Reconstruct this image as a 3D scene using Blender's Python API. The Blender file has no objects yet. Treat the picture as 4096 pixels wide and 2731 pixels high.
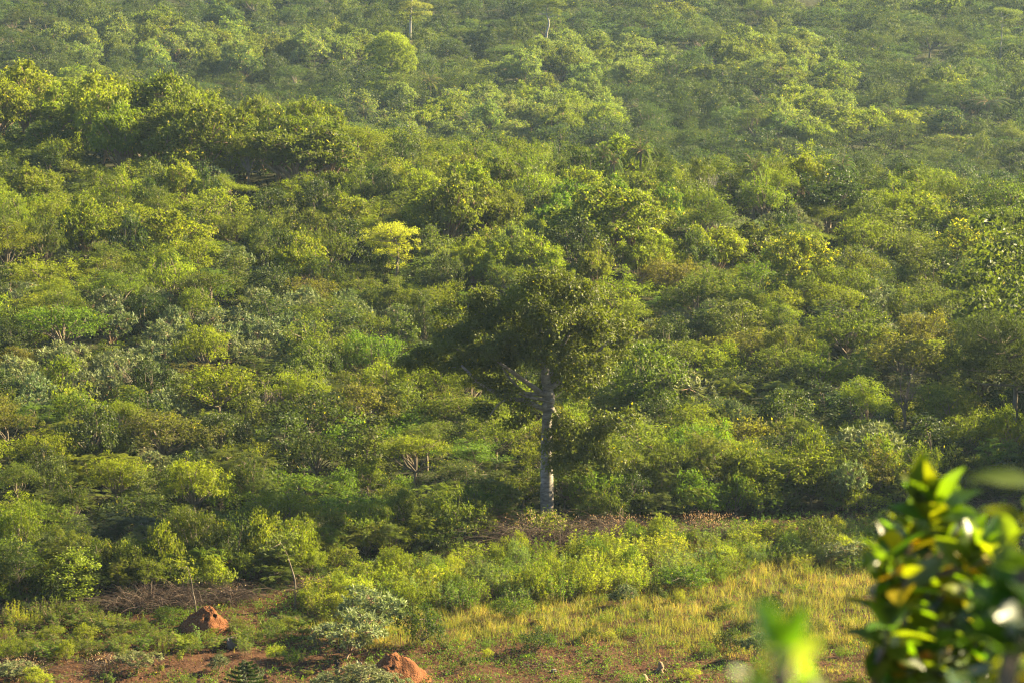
import bpy, math, random
import numpy as np
from mathutils import Vector, Matrix

SC = bpy.context.scene
COL = SC.collection
rad = math.radians

# ------------------------------------------------------------------ camera
W4, H4 = 4096.0, 2731.0
PITCH = rad(10.3)
CAM_Z = 43.7
FPX = W4 * 100.0 / 36.0
cam_data = bpy.data.cameras.new("camera")
cam_data.lens = 100.0
cam_data.sensor_width = 36.0
cam_data.clip_start = 0.1
cam_data.clip_end = 6000.0
cam_data.dof.use_dof = True
cam_data.dof.focus_distance = 180.0
cam_data.dof.aperture_fstop = 5.0
cam = bpy.data.objects.new("camera", cam_data)
cam.location = (0, 0, CAM_Z)
cam.rotation_euler = (rad(90) - PITCH, 0, 0)
COL.objects.link(cam)
SC.camera = cam

# ------------------------------------------------------------------ light
SUN_AZ = rad(68.0)      # to the right of the viewing direction (+Y)
SUN_EL = rad(27.0)
world = bpy.data.worlds.new("World")
SC.world = world
world.use_nodes = True
wn = world.node_tree
sky = wn.nodes.new("ShaderNodeTexSky")
sky.sky_type = 'NISHITA'
sky.sun_disc = False
sky.sun_elevation = SUN_EL
sky.sun_rotation = SUN_AZ
sky.air_density = 0.7
sky.dust_density = 0.4
wn.links.new(sky.outputs[0], wn.nodes["Background"].inputs[0])
wn.nodes["Background"].inputs[1].default_value = 0.05

sun_data = bpy.data.lights.new("sun", 'SUN')
sun_data.energy = 5.0
sun_data.angle = rad(0.5)
sun_data.color = (1.0, 0.82, 0.47)
sun = bpy.data.objects.new("sun", sun_data)
SUN_DIR = Vector((math.sin(SUN_AZ) * math.cos(SUN_EL), math.cos(SUN_AZ) * math.cos(SUN_EL), math.sin(SUN_EL)))
sun.rotation_euler = SUN_DIR.to_track_quat('Z', 'Y').to_euler()
COL.objects.link(sun)

SC.view_settings.view_transform = 'Standard'
SC.view_settings.look = 'None'
SC.view_settings.gamma = 1.0
SC.view_settings.use_curve_mapping = False
SC.view_settings.exposure = 2.75
SC.render.engine = 'CYCLES'
SC.cycles.max_bounces = 4
SC.cycles.diffuse_bounces = 1
SC.cycles.glossy_bounces = 2
SC.cycles.transmission_bounces = 2
SC.cycles.volume_bounces = 0
SC.cycles.sample_clamp_indirect = 4.0
SC.cycles.caustics_reflective = False
SC.cycles.caustics_refractive = False
SC.cycles.filter_width = 1.2
SC.cycles.use_denoising = True
SC.cycles.denoising_prefilter = 'NONE'
SC.cycles.use_adaptive_sampling = False

# ------------------------------------------------------------------ terrain
def smooth(a, b, x):
    t = np.clip((x - a) / (b - a), 0, 1)
    return t * t * (3 - 2 * t)

_NY = [-300, -40, 0, 8, 50, 100, 116, 128, 185]
_NZ = [48, 46, 42.1, 39.2, 23.5, 5.2, 1.0, 0.0, 0.0]
_BY = [0, 430, 470, 520, 600, 680, 760, 900, 1000, 1200, 2400]
_BZ = [-17, -17, -16, -14.5, -10.5, -4.5, 6, 25, 38, 47, 48]

def terrain(x, y):
    x = np.asarray(x, float)
    y = np.asarray(y, float)
    t = np.clip((x + 55) / 110, 0, 1)
    yc = 325 - 35 * t
    zc = 6.0 - 4.5 * t
    near = np.interp(y, _NY, _NZ)
    u = np.clip((y - 185) / (yc - 185), 0, 1)
    front = zc * u ** 1.2
    back = np.interp(y, _BY, _BZ)
    s = smooth(0, 1, (y - yc) / 110.0)
    z = np.where(y < 185, near, np.where(y < yc, front, front * (1 - s) + back * s))
    und = np.sin(x * 0.11 + 1.3) * np.sin(y * 0.075 + 0.4) + 0.6 * np.sin(x * 0.21 - y * 0.13 + 2.0)
    amp = 0.12 * smooth(125, 140, y) + 0.9 * smooth(200, 240, y)
    fine = 0.05 * np.sin(x * 1.7 + y * 0.6) + 0.04 * np.sin(y * 2.3 - x * 0.9 + 1.0)
    return z + und * amp + fine * smooth(125, 135, y) * (1 - smooth(190, 210, y))

def tz(x, y):
    return float(terrain(x, y))

_F = Vector((0, math.cos(PITCH), -math.sin(PITCH)))
_U = Vector((0, math.sin(PITCH), math.cos(PITCH)))
def ray(px, py):
    return _F + Vector(((px - W4 / 2) / FPX, 0, 0)) - _U * ((py - H4 / 2) / FPX)
def at_depth(px, py, y):
    """point at world distance y (along +Y) seen in pixel px, py of the 4096 px photograph"""
    d = ray(px, py)
    k = y / d.y
    return Vector((0, 0, CAM_Z)) + d * k
def ground(px, py):
    d = ray(px, py)
    y = 126.0
    while y < 900:
        p = Vector((0, 0, CAM_Z)) + d * (y / d.y)
        if p.z <= tz(p.x, p.y):
            break
        y += 0.25
    return Vector((p.x, p.y, tz(p.x, p.y)))
def project(p):
    v = Vector(p) - Vector((0, 0, CAM_Z))
    f = v.dot(_F)
    return W4 / 2 + FPX * v.x / f, H4 / 2 - FPX * v.dot(_U) / f
def scale_at(y):                     # photograph pixels per metre
    return FPX / (y * 1.02)

# ------------------------------------------------------------------ mesh helpers
def mesh_from(name, verts, faces_n, idx, attrs=None, smooth_shade=False):
    """verts (n,3), faces_n = corners per face (all alike), idx flat"""
    me = bpy.data.meshes.new(name)
    verts = np.ascontiguousarray(verts, np.float32)
    idx = np.ascontiguousarray(idx, np.int32).ravel()
    nf = len(idx) // faces_n
    me.vertices.add(len(verts))
    me.vertices.foreach_set("co", verts.ravel())
    me.loops.add(len(idx))
    me.loops.foreach_set("vertex_index", idx)
    me.polygons.add(nf)
    me.polygons.foreach_set("loop_start", np.arange(0, nf * faces_n, faces_n, dtype=np.int32))
    if smooth_shade:
        me.polygons.foreach_set("use_smooth", np.ones(nf, bool))
    for k, v in (attrs or {}).items():
        a = me.attributes.new(k, 'FLOAT', 'FACE')
        a.data.foreach_set("value", np.ascontiguousarray(v, np.float32))
    me.update(calc_edges=True)
    return me

class Tubes:
    """collects tapered tubes into one quad mesh"""
    def __init__(self, sides=6):
        self.v, self.f, self.n, self.s = [], [], 0, sides
    def add(self, pts, radii, sides=None, lump=0.0, rng=None):
        s = self.s
        pts = np.asarray(pts, float)
        m = len(pts)
        tang = np.gradient(pts, axis=0)
        tang /= np.linalg.norm(tang, axis=1)[:, None] + 1e-9
        ref = np.array([0.31, 0.87, 0.12])
        ref = ref / np.linalg.norm(ref)
        a = np.cross(tang, ref)
        a /= np.linalg.norm(a, axis=1)[:, None] + 1e-9
        b = np.cross(tang, a)
        th = np.arange(s) * 2 * math.pi / s
        r = np.asarray(radii, float)[:, None] * np.ones((m, s))
        if lump and rng is not None:
            r = r * (1 + rng.uniform(-lump, lump, (m, s)))
        ring = pts[:, None, :] + r[..., None] * (np.cos(th)[None, :, None] * a[:, None, :] + np.sin(th)[None, :, None] * b[:, None, :])
        base = self.n
        self.v.append(ring.reshape(-1, 3))
        i = np.arange(m - 1)[:, None] * s
        j = np.arange(s)[None, :]
        j2 = (j + 1) % s
        q = np.stack([i + j, i + j2, i + s + j2, i + s + j], -1).reshape(-1, 4) + base
        self.f.append(q)
        self.n += m * s
        return self
    def mesh(self, name):
        return mesh_from(name, np.concatenate(self.v), 4, np.concatenate(self.f), smooth_shade=True)

def curve(pts, n):
    """resample a polyline smoothly (Catmull-Rom)"""
    P = np.asarray(pts, float)
    P = np.vstack([2 * P[0] - P[1], P, 2 * P[-1] - P[-2]])
    out = []
    m = len(P) - 3
    for t in np.linspace(0, m - 1e-6, n):
        i = int(t); u = t - i
        p0, p1, p2, p3 = P[i:i + 4]
        out.append(0.5 * (2 * p1 + (p2 - p0) * u + (2 * p0 - 5 * p1 + 4 * p2 - p3) * u * u + (3 * p1 - p0 - 3 * p2 + p3) * u ** 3))
    return np.array(out)

def unit(v):
    return v / (np.linalg.norm(v, axis=-1, keepdims=True) + 1e-9)

def leaf_cards(rng, p, d, n, L, W, fold=0.18, mid=0.5):
    """a folded two-triangle leaf at every p along d with upper side n"""
    n = n - d * np.sum(n * d, -1, keepdims=True)
    n = unit(n)
    s = np.cross(d, n)
    L = L[:, None]; Wd = W[:, None]
    tip = p + d * L - n * L * 0.10
    l = p + d * L * mid + s * Wd * 0.5 + n * Wd * fold
    r = p + d * L * mid - s * Wd * 0.5 + n * Wd * fold
    k = len(p)
    v = np.stack([p, l, tip, r], 1).reshape(-1, 3)
    o = np.arange(k)[:, None] * 4
    f = np.concatenate([o + np.array([0, 2, 1]), o + np.array([0, 3, 2])], 1).reshape(-1, 3)
    return v, f

def rand_dirs(rng, n, zmin=-1.0):
    z = rng.uniform(zmin, 1, n)
    a = rng.uniform(0, 2 * math.pi, n)
    r = np.sqrt(np.maximum(0, 1 - z * z))
    return np.stack([r * np.cos(a), r * np.sin(a), z], -1)

def foliage(rng, lobes, per_area, nleaf, L, W, axis=0.5, spread=1.0, droop=0.2, sig=0.16, zmin=-0.45,
            shell=(0.72, 1.08), yellow=0.02, fold=0.18, mid=0.5, tone_sd=0.14, up=0.8, cull=0.72, ret_tufts=False):
    """leaves in tufts over the lobes (x, y, z, rx, ry, rz)"""
    lobes = np.asarray(lobes, float)
    C, R = lobes[:, :3], lobes[:, 3:6]
    tp, td, lt = [], [], []
    for c, r in zip(C, R):
        area = 4 * math.pi * ((r[0] * r[1]) ** 1.6 / 3 + 2 * (r[0] * r[2]) ** 1.6 / 3) ** (1 / 1.6) * (1 - zmin) / 2
        k = max(3, int(area * per_area))
        d = rand_dirs(rng, k, zmin)
        q = c + d * r * rng.uniform(shell[0], shell[1], (k, 1))
        inside = np.zeros(k, bool)
        for c2, r2 in zip(C, R):
            e = np.sum(((q - c2) / r2) ** 2, 1)
            inside |= e < cull ** 2
        q, d = q[~inside], d[~inside]
        tp.append(q)
        td.append(unit(d / r))
        lt.append(np.full(len(q), rng.normal(0, 0.07)))
    tp, td, lt = np.concatenate(tp), np.concatenate(td), np.concatenate(lt)
    k = len(tp)
    cnt = np.maximum(3, rng.poisson(nleaf, k))
    ti = np.repeat(np.arange(k), cnt)
    m = len(ti)
    ax = unit(td + np.array([0, 0, 0.45]) + rng.normal(0, 0.25, (k, 3)))
    d = unit(ax[ti] * axis + rand_dirs(rng, m) * spread + np.array([0, 0, -1.0]) * droop)
    size = rng.uniform(0.65, 1.25, m)
    ts = rng.uniform(0.7, 1.35, k)
    p = tp[ti] + rng.normal(0, 1, (m, 3)) * (sig * ts[ti])[:, None] * np.array([1, 1, 0.75])
    nrm = unit(np.array([0, 0, 0.75]) * up + rand_dirs(rng, m) * 0.8 + ax[ti] * 0.6)
    v, f = leaf_cards(rng, p, d, nrm, L * size, W * size, fold, mid)
    tone = 0.45 + lt[ti] + rng.normal(0, tone_sd * 0.55, k)[ti] + rng.normal(0, tone_sd, m)
    tone = np.clip(tone, 0.0, 0.88)
    yel = rng.random(m) < yellow * np.repeat(rng.uniform(0, 2, k), cnt)
    tone[yel] = rng.uniform(0.93, 1.0, yel.sum())
    if ret_tufts:
        return v, f, np.repeat(tone, 2), tp
    return v, f, np.repeat(tone, 2)

def leaf_mesh(name, parts):
    vs, fs, ts, n = [], [], [], 0
    for v, f, t in parts:
        vs.append(v); fs.append(f + n); ts.append(t); n += len(v)
    return mesh_from(name, np.concatenate(vs), 3, np.concatenate(fs), {"tone": np.concatenate(ts)})

# ------------------------------------------------------------------ materials
def new_mat(name):
    m = bpy.data.materials.new(name)
    m.use_nodes = True
    nt = m.node_tree
    nt.nodes.clear()
    out = nt.nodes.new("ShaderNodeOutputMaterial")
    return m, nt, out

def leaf_material(name, trans=0.48, tcol=(1.35, 1.5, 0.38), rough=0.55, spec=0.14, yellow=(0.34, 0.27, 0.02), lo=0.55, hi=1.55):
    """colour = the object's own colour x the leaf's tone; part of the light passes through"""
    m, nt, out = new_mat(name)
    N, L = nt.nodes.new, nt.links.new
    oi = N("ShaderNodeAttribute"); oi.attribute_type = 'INSTANCER'; oi.attribute_name = "color"
    at = N("ShaderNodeAttribute"); at.attribute_name = "tone"
    mr = N("ShaderNodeMapRange")
    mr.inputs["From Min"].default_value = 0.0; mr.inputs["From Max"].default_value = 0.9
    mr.inputs["To Min"].default_value = lo; mr.inputs["To Max"].default_value = hi
    L(at.outputs["Fac"], mr.inputs["Value"])
    mul = N("ShaderNodeMix"); mul.data_type = 'RGBA'; mul.blend_type = 'MULTIPLY'
    mul.inputs[0].default_value = 1.0
    L(oi.outputs["Color"], mul.inputs[6]); L(mr.outputs[0], mul.inputs[7])
    gt = N("ShaderNodeMath"); gt.operation = 'GREATER_THAN'; gt.inputs[1].default_value = 0.915
    L(at.outputs["Fac"], gt.inputs[0])
    mx = N("ShaderNodeMix"); mx.data_type = 'RGBA'
    mx.inputs[7].default_value = (*yellow, 1)
    L(gt.outputs[0], mx.inputs[0]); L(mul.outputs[2], mx.inputs[6])
    tm = N("ShaderNodeMix"); tm.data_type = 'RGBA'; tm.blend_type = 'MULTIPLY'; tm.clamp_result = False
    tm.inputs[0].default_value = 1.0
    tm.inputs[7].default_value = (*tcol, 1)
    L(mx.outputs[2], tm.inputs[6])
    pb = N("ShaderNodeBsdfPrincipled")
    pb.inputs["Roughness"].default_value = rough
    pb.inputs["Specular IOR Level"].default_value = spec
    L(mx.outputs[2], pb.inputs["Base Color"])
    tr = N("ShaderNodeBsdfTranslucent")
    L(tm.outputs[2], tr.inputs["Color"])
    ms = N("ShaderNodeMixShader"); ms.inputs[0].default_value = trans
    L(pb.outputs[0], ms.inputs[1]); L(tr.outputs[0], ms.inputs[2])
    L(ms.outputs[0], out.inputs[0])
    return m

def bark_material(name, a, b, scale=4.0, rings=False, bump=0.5):
    m, nt, out = new_mat(name)
    N, L = nt.nodes.new, nt.links.new
    tc = N("ShaderNodeTexCoord")
    mp = N("ShaderNodeMapping")
    mp.inputs["Scale"].default_value = (1, 1, 2.6 if rings else 0.35)
    L(tc.outputs["Object"], mp.inputs[0])
    no = N("ShaderNodeTexNoise"); no.inputs["Scale"].default_value = scale; no.inputs["Detail"].default_value = 6
    no.inputs["Roughness"].default_value = 0.65
    L(mp.outputs[0], no.inputs["Vector"])
    cr = N("ShaderNodeValToRGB")
    cr.color_ramp.elements[0].position = 0.34; cr.color_ramp.elements[0].color = (*a, 1)
    cr.color_ramp.elements[1].position = 0.66; cr.color_ramp.elements[1].color = (*b, 1)
    L(no.outputs["Fac"], cr.inputs[0])
    pb = N("ShaderNodeBsdfPrincipled"); pb.inputs["Roughness"].default_value = 0.9
    pb.inputs["Specular IOR Level"].default_value = 0.15
    bp = N("ShaderNodeBump"); bp.inputs["Strength"].default_value = bump; bp.inputs["Distance"].default_value = 0.05
    L(no.outputs["Fac"], bp.inputs["Height"])
    L(bp.outputs[0], pb.inputs["Normal"])
    L(cr.outputs[0], pb.inputs["Base Color"])
    L(pb.outputs[0], out.inputs[0])
    return m

def tone_material(name, ramp, trans=0.0, rough=0.8, tboost=(1, 1, 1), spec=0.2):
    """plain surface whose colour follows the piece's own tone through a ramp"""
    m, nt, out = new_mat(name)
    N, L = nt.nodes.new, nt.links.new
    at = N("ShaderNodeAttribute"); at.attribute_name = "tone"
    cr = N("ShaderNodeValToRGB")
    el = cr.color_ramp.elements
    while len(el) < len(ramp):
        el.new(0.5)
    for e, (p, c) in zip(el, ramp):
        e.position = p; e.color = (*c, 1)
    L(at.outputs["Fac"], cr.inputs[0])
    pb = N("ShaderNodeBsdfPrincipled"); pb.inputs["Roughness"].default_value = rough
    pb.inputs["Specular IOR Level"].default_value = spec
    L(cr.outputs[0], pb.inputs["Base Color"])
    if trans > 0:
        tm = N("ShaderNodeMix"); tm.data_type = 'RGBA'; tm.blend_type = 'MULTIPLY'
        tm.inputs[0].default_value = 1.0; tm.inputs[7].default_value = (*tboost, 1)
        L(cr.outputs[0], tm.inputs[6])
        tr = N("ShaderNodeBsdfTranslucent")
        L(tm.outputs[2], tr.inputs[0])
        ms = N("ShaderNodeMixShader"); ms.inputs[0].default_value = trans
        L(pb.outputs[0], ms.inputs[1]); L(tr.outputs[0], ms.inputs[2])
        L(ms.outputs[0], out.inputs[0])
    else:
        L(pb.outputs[0], out.inputs[0])
    return m

def noise_material(name, cols, scale, bump=0.6, dist=0.08, rough=0.95, detail=8):
    m, nt, out = new_mat(name)
    N, L = nt.nodes.new, nt.links.new
    tc = N("ShaderNodeTexCoord")
    no = N("ShaderNodeTexNoise"); no.inputs["Scale"].default_value = scale; no.inputs["Detail"].default_value = detail
    no.inputs["Roughness"].default_value = 0.68
    L(tc.outputs["Object"], no.inputs["Vector"])
    cr = N("ShaderNodeValToRGB")
    el = cr.color_ramp.elements
    while len(el) < len(cols):
        el.new(0.5)
    for i, (e, c) in enumerate(zip(el, cols)):
        e.position = 0.3 + 0.4 * i / (len(cols) - 1); e.color = (*c, 1)
    L(no.outputs["Fac"], cr.inputs[0])
    pb = N("ShaderNodeBsdfPrincipled"); pb.inputs["Roughness"].default_value = rough
    pb.inputs["Specular IOR Level"].default_value = 0.1
    n2 = N("ShaderNodeTexNoise"); n2.inputs["Scale"].default_value = scale * 5; n2.inputs["Detail"].default_value = 4
    L(tc.outputs["Object"], n2.inputs["Vector"])
    bp = N("ShaderNodeBump"); bp.inputs["Strength"].default_value = bump; bp.inputs["Distance"].default_value = dist
    L(n2.outputs["Fac"], bp.inputs["Height"])
    L(bp.outputs[0], pb.inputs["Normal"])
    L(cr.outputs[0], pb.inputs["Base Color"])
    L(pb.outputs[0], out.inputs[0])
    return m

M_LEAF = leaf_material("leaf")
M_GLOSSY = leaf_material("glossy_leaf", trans=0.42, rough=0.5, spec=0.22)
M_BIGLEAF = leaf_material("large_leaf", trans=0.5, yellow=(0.42, 0.34, 0.03), rough=0.5)
M_SILVER = leaf_material("silver_leaf", trans=0.30, tcol=(1.2, 1.25, 0.7), rough=0.6, spec=0.3, yellow=(0.35, 0.28, 0.06))
M_FRONT = leaf_material("waxy_leaf", trans=0.5, tcol=(2.4, 2.3, 0.30), rough=0.36, spec=0.55, yellow=(0.55, 0.22, 0.015))
M_BARK = bark_material("bark", (0.10, 0.075, 0.05), (0.22, 0.18, 0.13))
M_PALE = bark_material("pale_bark", (0.22, 0.19, 0.15), (0.38, 0.35, 0.29))
M_MAIN = bark_material("grey_bark", (0.10, 0.085, 0.07), (0.31, 0.28, 0.24), scale=2.2, rings=True, bump=0.9)
M_TWIG = bark_material("twig", (0.16, 0.10, 0.06), (0.30, 0.21, 0.13))

# ------------------------------------------------------------------ things
def tag(o, label=None, cat=None, group=None, kind=None):
    if label: o["label"] = label
    if cat: o["category"] = cat
    if group: o["group"] = group
    if kind: o["kind"] = kind
    return o

def link(name, me, mat=None, parent=None, color=None):
    o = bpy.data.objects.new(name, me)
    if mat is not None and len(me.materials) == 0:
        me.materials.append(mat)
    COL.objects.link(o)
    if parent is not None:
        o.parent = parent
    if color is not None:
        o.color = (*color, 1)
    return o

def empty(name, loc=(0, 0, 0), rz=0.0, sc=(1, 1, 1)):
    o = bpy.data.objects.new(name, None)
    o.empty_display_size = 0.3
    o.location = loc
    o.rotation_euler = (0, 0, rz)
    o.scale = sc
    COL.objects.link(o)
    return o

class Proto:
    """one kind of plant: meshes shared by all its copies. parts = [(name, mesh, tinted)]"""
    def __init__(self, name, parts, radius, height):
        self.name, self.parts, self.radius, self.height = name, parts, radius, height

def plant(proto, loc, rz, sc, color, label=None, cat=None, group=None, tilt=(0, 0)):
    o = empty(proto.name, loc, rz, sc)
    o.rotation_euler = (tilt[0], tilt[1], rz)
    for pn, me, tinted in proto.parts:
        link(pn, me, None, o, color if tinted else None)
    tag(o, label, cat, group)
    return o

def with_mat(me, mat):
    me.materials.append(mat)
    return me

def limb_tubes(rng, base_r, h0, lobes, sides=5, twigs=None, lean=(0, 0), stems=1, kink=0.12, twig_r=0.012):
    """trunk(s) up to h0, a limb into each lobe, optional twigs to the tufts"""
    T = Tubes(sides)
    fork = np.array([lean[0], lean[1], h0])
    for s in range(stems):
        off = np.array([rng.normal(0, base_r * 2), rng.normal(0, base_r * 2), 0]) if stems > 1 else np.zeros(3)
        mid = (off + fork) / 2 + rng.normal(0, kink * h0 * 0.4, 3) * [1, 1, 0]
        pts = curve([off + [0, 0, -0.3], off + [0, 0, 0.1], mid, fork], 7)
        T.add(pts, np.linspace(base_r * 1.25, base_r * 0.75, 7) * (0.7 if stems > 1 else 1))
    lobes = np.asarray(lobes)
    for l in lobes:
        c = l[:3]
        m = fork * 0.5 + c * 0.5 + rng.normal(0, 0.08, 3) * np.linalg.norm(c - fork) - [0, 0, 0.12 * l[3]]
        T.add(curve([fork - [0, 0, 0.1], m, c], 6), np.linspace(base_r * 0.62, base_r * 0.16, 6))
    if twigs is not None:
        for q in twigs:
            e = np.argmin(np.sum((lobes[:, :3] - q) ** 2, 1))
            c = lobes[e, :3]
            m = (c + q) / 2 + rng.normal(0, 0.1, 3)
            T.add([c, m, q], [twig_r * 2, twig_r * 1.5, twig_r * 0.6])
    return T

def round_lobes(rng, R, zc, hz, n, lr=(0.34, 0.5), flat=0.75, zmin=-0.35, core=True, ragged=0):
    d = []
    tries = 0
    while len(d) < n and tries < 400:
        tries += 1
        q = rand_dirs(rng, 1, zmin)[0]
        if all(np.linalg.norm(q - e) > 1.5 / math.sqrt(n) for e in d):
            d.append(q)
    L = []
    for q in d:
        r = R * rng.uniform(*lr)
        s = rng.uniform(0.58, 0.82)
        L.append([q[0] * R * s, q[1] * R * s, zc + q[2] * hz * s, r, r * rng.uniform(0.85, 1.15), r * flat * rng.uniform(0.8, 1.1)])
    if ragged:
        ang = rng.uniform(0, 6.28); st = rng.uniform(1.0, 1.35)
        ca, sa = math.cos(ang), math.sin(ang)
        for l in L:
            u, v = l[0] * ca + l[1] * sa, -l[0] * sa + l[1] * ca
            u *= st; v /= st ** 0.6
            l[0], l[1] = u * ca - v * sa, u * sa + v * ca
            l[2] += rng.normal(0, 0.10 * hz)
        for k in range(int(ragged)):
            a = rng.uniform(0, 6.28); q = R * rng.uniform(0.0, 0.85)
            L.append([q * math.cos(a), q * math.sin(a), zc + hz * (0.95 - 0.65 * (q / R) ** 2) + rng.uniform(0, 0.25) * hz, R * rng.uniform(0.10, 0.2), R * rng.uniform(0.10, 0.2), R * rng.uniform(0.14, 0.26)])
    if core:
        L.append([0, 0, zc - hz * 0.1, R * 0.6, R * 0.6, hz * 0.62])
    return np.array(L)

PROTOS = {}
def add_proto(kind, p):
    PROTOS.setdefault(kind, []).append(p)

def build_protos():
    # small-leaved round trees
    for i in range(6):
        rng = np.random.default_rng(100 + i)
        R = 2.9; zc = 3.0 + 0.2 * (i % 3); hz = 1.6 + 0.3 * (i % 2)
        lb = round_lobes(rng, R, zc, hz, 14 + 2 * (i % 3), lr=(0.24, 0.44), flat=0.46, zmin=-0.45, ragged=(2, 4, 3, 5, 2, 4)[i])
        v, f, t, tp = foliage(rng, lb, 1.9, 36, 0.21, 0.105, axis=0.5, spread=0.9, droop=0.25, sig=0.20, shell=(0.62, 1.18), up=1.1, yellow=0.012, ret_tufts=True)
        cr = with_mat(leaf_mesh("crown", [(v, f, t)]), M_LEAF)
        tr = with_mat(limb_tubes(rng, 0.14, 1.6, lb, twigs=tp[::9]).mesh("trunk"), M_BARK)
        add_proto("round", Proto("broadleaf_tree", [("trunk", tr, False), ("crown", cr, True)], R, zc + hz))
    # large-leaved open trees, leaves hanging in shoots
    for i in range(6):
        rng = np.random.default_rng(200 + i)
        R = 4.0; zc = 4.2; hz = 2.5
        lb = round_lobes(rng, R, zc, hz, 13, lr=(0.28, 0.44), flat=0.62, zmin=-0.3, ragged=3 + i % 4)
        v, f, t, tp = foliage(rng, lb, 1.7, 24, 0.30, 0.17, axis=0.45, spread=0.75, droop=0.65, sig=0.20, shell=(0.5, 1.18), yellow=0.006 + 0.012 * (i % 3), up=0.5, cull=0.5, tone_sd=0.13, ret_tufts=True)
        cr = with_mat(leaf_mesh("crown", [(v, f, t)]), M_BIGLEAF)
        tr = with_mat(limb_tubes(rng, 0.2, 1.4, lb, twigs=tp[::4], twig_r=0.018, stems=2).mesh("trunk"), M_TWIG)
        add_proto("large", Proto("large_leaved_tree", [("trunk", tr, False), ("crown", cr, True)], R, zc + hz))
    # dense creeper-draped trees: towers and humps of small leaves
    for i in range(6):
        rng = np.random.default_rng(300 + i)
        L = []
        if i % 3 == 0:      # a tower
            H = 5.4
            for z in np.linspace(0.8, H, 8):
                r = 1.25 * (1 - 0.5 * (z / H) ** 2) * rng.uniform(0.75, 1.15)
                L.append([rng.normal(0, 0.3), rng.normal(0, 0.3), z, r, r, 0.8])
            R = 1.6; H += 0.6
        else:               # a hump with draped shoulders
            R = 2.4; H = 4.4
            L = list(round_lobes(rng, R, 2.6, 1.8, 9, lr=(0.3, 0.5), flat=0.85, zmin=-0.6, ragged=5))
            for k in range(4):
                a = rng.uniform(0, 6.28); q = R * rng.uniform(0.6, 0.95)
                L.append([q * math.cos(a), q * math.sin(a), rng.uniform(0.8, 1.6), 0.8, 0.8, 1.1])
        L = np.array(L)
        v, f, t, tp = foliage(rng, L, 2.2, 38, 0.17, 0.12, axis=0.4, spread=0.6, droop=0.7, sig=0.20, shell=(0.75, 1.14), zmin=-0.8, yellow=0.004, up=0.4, cull=0.8, tone_sd=0.13, ret_tufts=True)
        cr = with_mat(leaf_mesh("crown", [(v, f, t)]), M_GLOSSY)
        tr = with_mat(limb_tubes(rng, 0.12, 1.0, L).mesh("trunk"), M_BARK)
        add_proto("draped", Proto("creeper_draped_tree", [("trunk", tr, False), ("crown", cr, True)], R, H))
    # feathery trees in flat layers
    for i in range(5):
        rng = np.random.default_rng(400 + i)
        L = []
        R = 2.9
        for k in range(13):
            a = rng.uniform(0, 6.28); q = R * rng.uniform(0.1, 0.78); z = 4.6 - 0.35 * (q / R) ** 2 * 4 + rng.normal(0, 0.45)
            r = rng.uniform(0.7, 1.25)
            L.append([q * math.cos(a), q * math.sin(a), z, r, r * rng.uniform(0.8, 1.2), r * 0.32])
        L = np.array(L)
        v, f, t, tp = foliage(rng, L, 3.2, 32, 0.15, 0.075, axis=0.5, spread=0.9, droop=0.05, sig=0.20, shell=(0.6, 1.1), yellow=0.01, up=1.4, zmin=-0.2, cull=0.4, ret_tufts=True)
        cr = with_mat(leaf_mesh("crown", [(v, f, t)]), M_LEAF)
        tr = with_mat(limb_tubes(rng, 0.13, 2.2, L, twigs=tp[::7], kink=0.3).mesh("trunk"), M_BARK)
        add_proto("feather", Proto("feathery_tree", [("trunk", tr, False), ("crown", cr, True)], R, 5.2))
    # silver shrubs: long leaves in rosettes
    for i in range(5):
        rng = np.random.default_rng(500 + i)
        R = 1.9
        lb = round_lobes(rng, R, 1.7, 1.15, 10, lr=(0.3, 0.45), flat=0.7, zmin=-0.3)
        v, f, t, tp = foliage(rng, lb, 4.4, 17, 0.30, 0.085, axis=0.55, spread=0.85, droop=0.35, sig=0.05, shell=(0.7, 1.12), yellow=0.006, up=0.6, fold=0.1, mid=0.42, tone_sd=0.13, ret_tufts=True)
        cr = with_mat(leaf_mesh("foliage", [(v, f, t)]), M_SILVER)
        tr = with_mat(limb_tubes(rng, 0.07, 0.5, lb, twigs=tp[::3], stems=3).mesh("stem"), M_TWIG)
        add_proto("silver", Proto("silver_shrub", [("stem", tr, False), ("foliage", cr, True)], R, 2.9))
    # low bushes
    for i in range(6):
        rng = np.random.default_rng(600 + i)
        R = 1.7
        lb = round_lobes(rng, R, 1.15, 1.0, 10, lr=(0.26, 0.46), flat=0.62, zmin=-0.5, ragged=2 + i % 3)
        v, f, t, tp = foliage(rng, lb, 3.2, 30, 0.155, 0.08, axis=0.6, spread=0.9, droop=0.2, sig=0.16, shell=(0.68, 1.16), up=1.0, zmin=-0.6, yellow=0.015, ret_tufts=True)
        cr = with_mat(leaf_mesh("foliage", [(v, f, t)]), M_LEAF)
        tr = with_mat(limb_tubes(rng, 0.05, 0.35, lb, twigs=tp[::6], stems=3).mesh("stem"), M_BARK)
        add_proto("bush", Proto("bush", [("stem", tr, False), ("foliage", cr, True)], R, 2.2))
    # leafy shrubs with compound leaves
    for i in range(5):
        rng = np.random.default_rng(700 + i)
        R = 1.8
        lb = round_lobes(rng, R, 1.6, 1.2, 9, lr=(0.3, 0.45), flat=0.7, zmin=-0.4)
        v0, f0, t0, tp = foliage(rng, lb, 2.2, 3, 0.1, 0.05, shell=(0.6, 1.1), ret_tufts=True)
        k = len(tp)
        # each tuft carries arching fronds of paired leaflets
        nf = 7
        fi = np.repeat(np.arange(k), nf)
        fd = unit(rand_dirs(rng, k * nf, -0.15) * [1, 1, 0.55] + [0, 0, 0.15])
        nl = 12
        s = np.linspace(0.2, 1, nl // 2)
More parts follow.
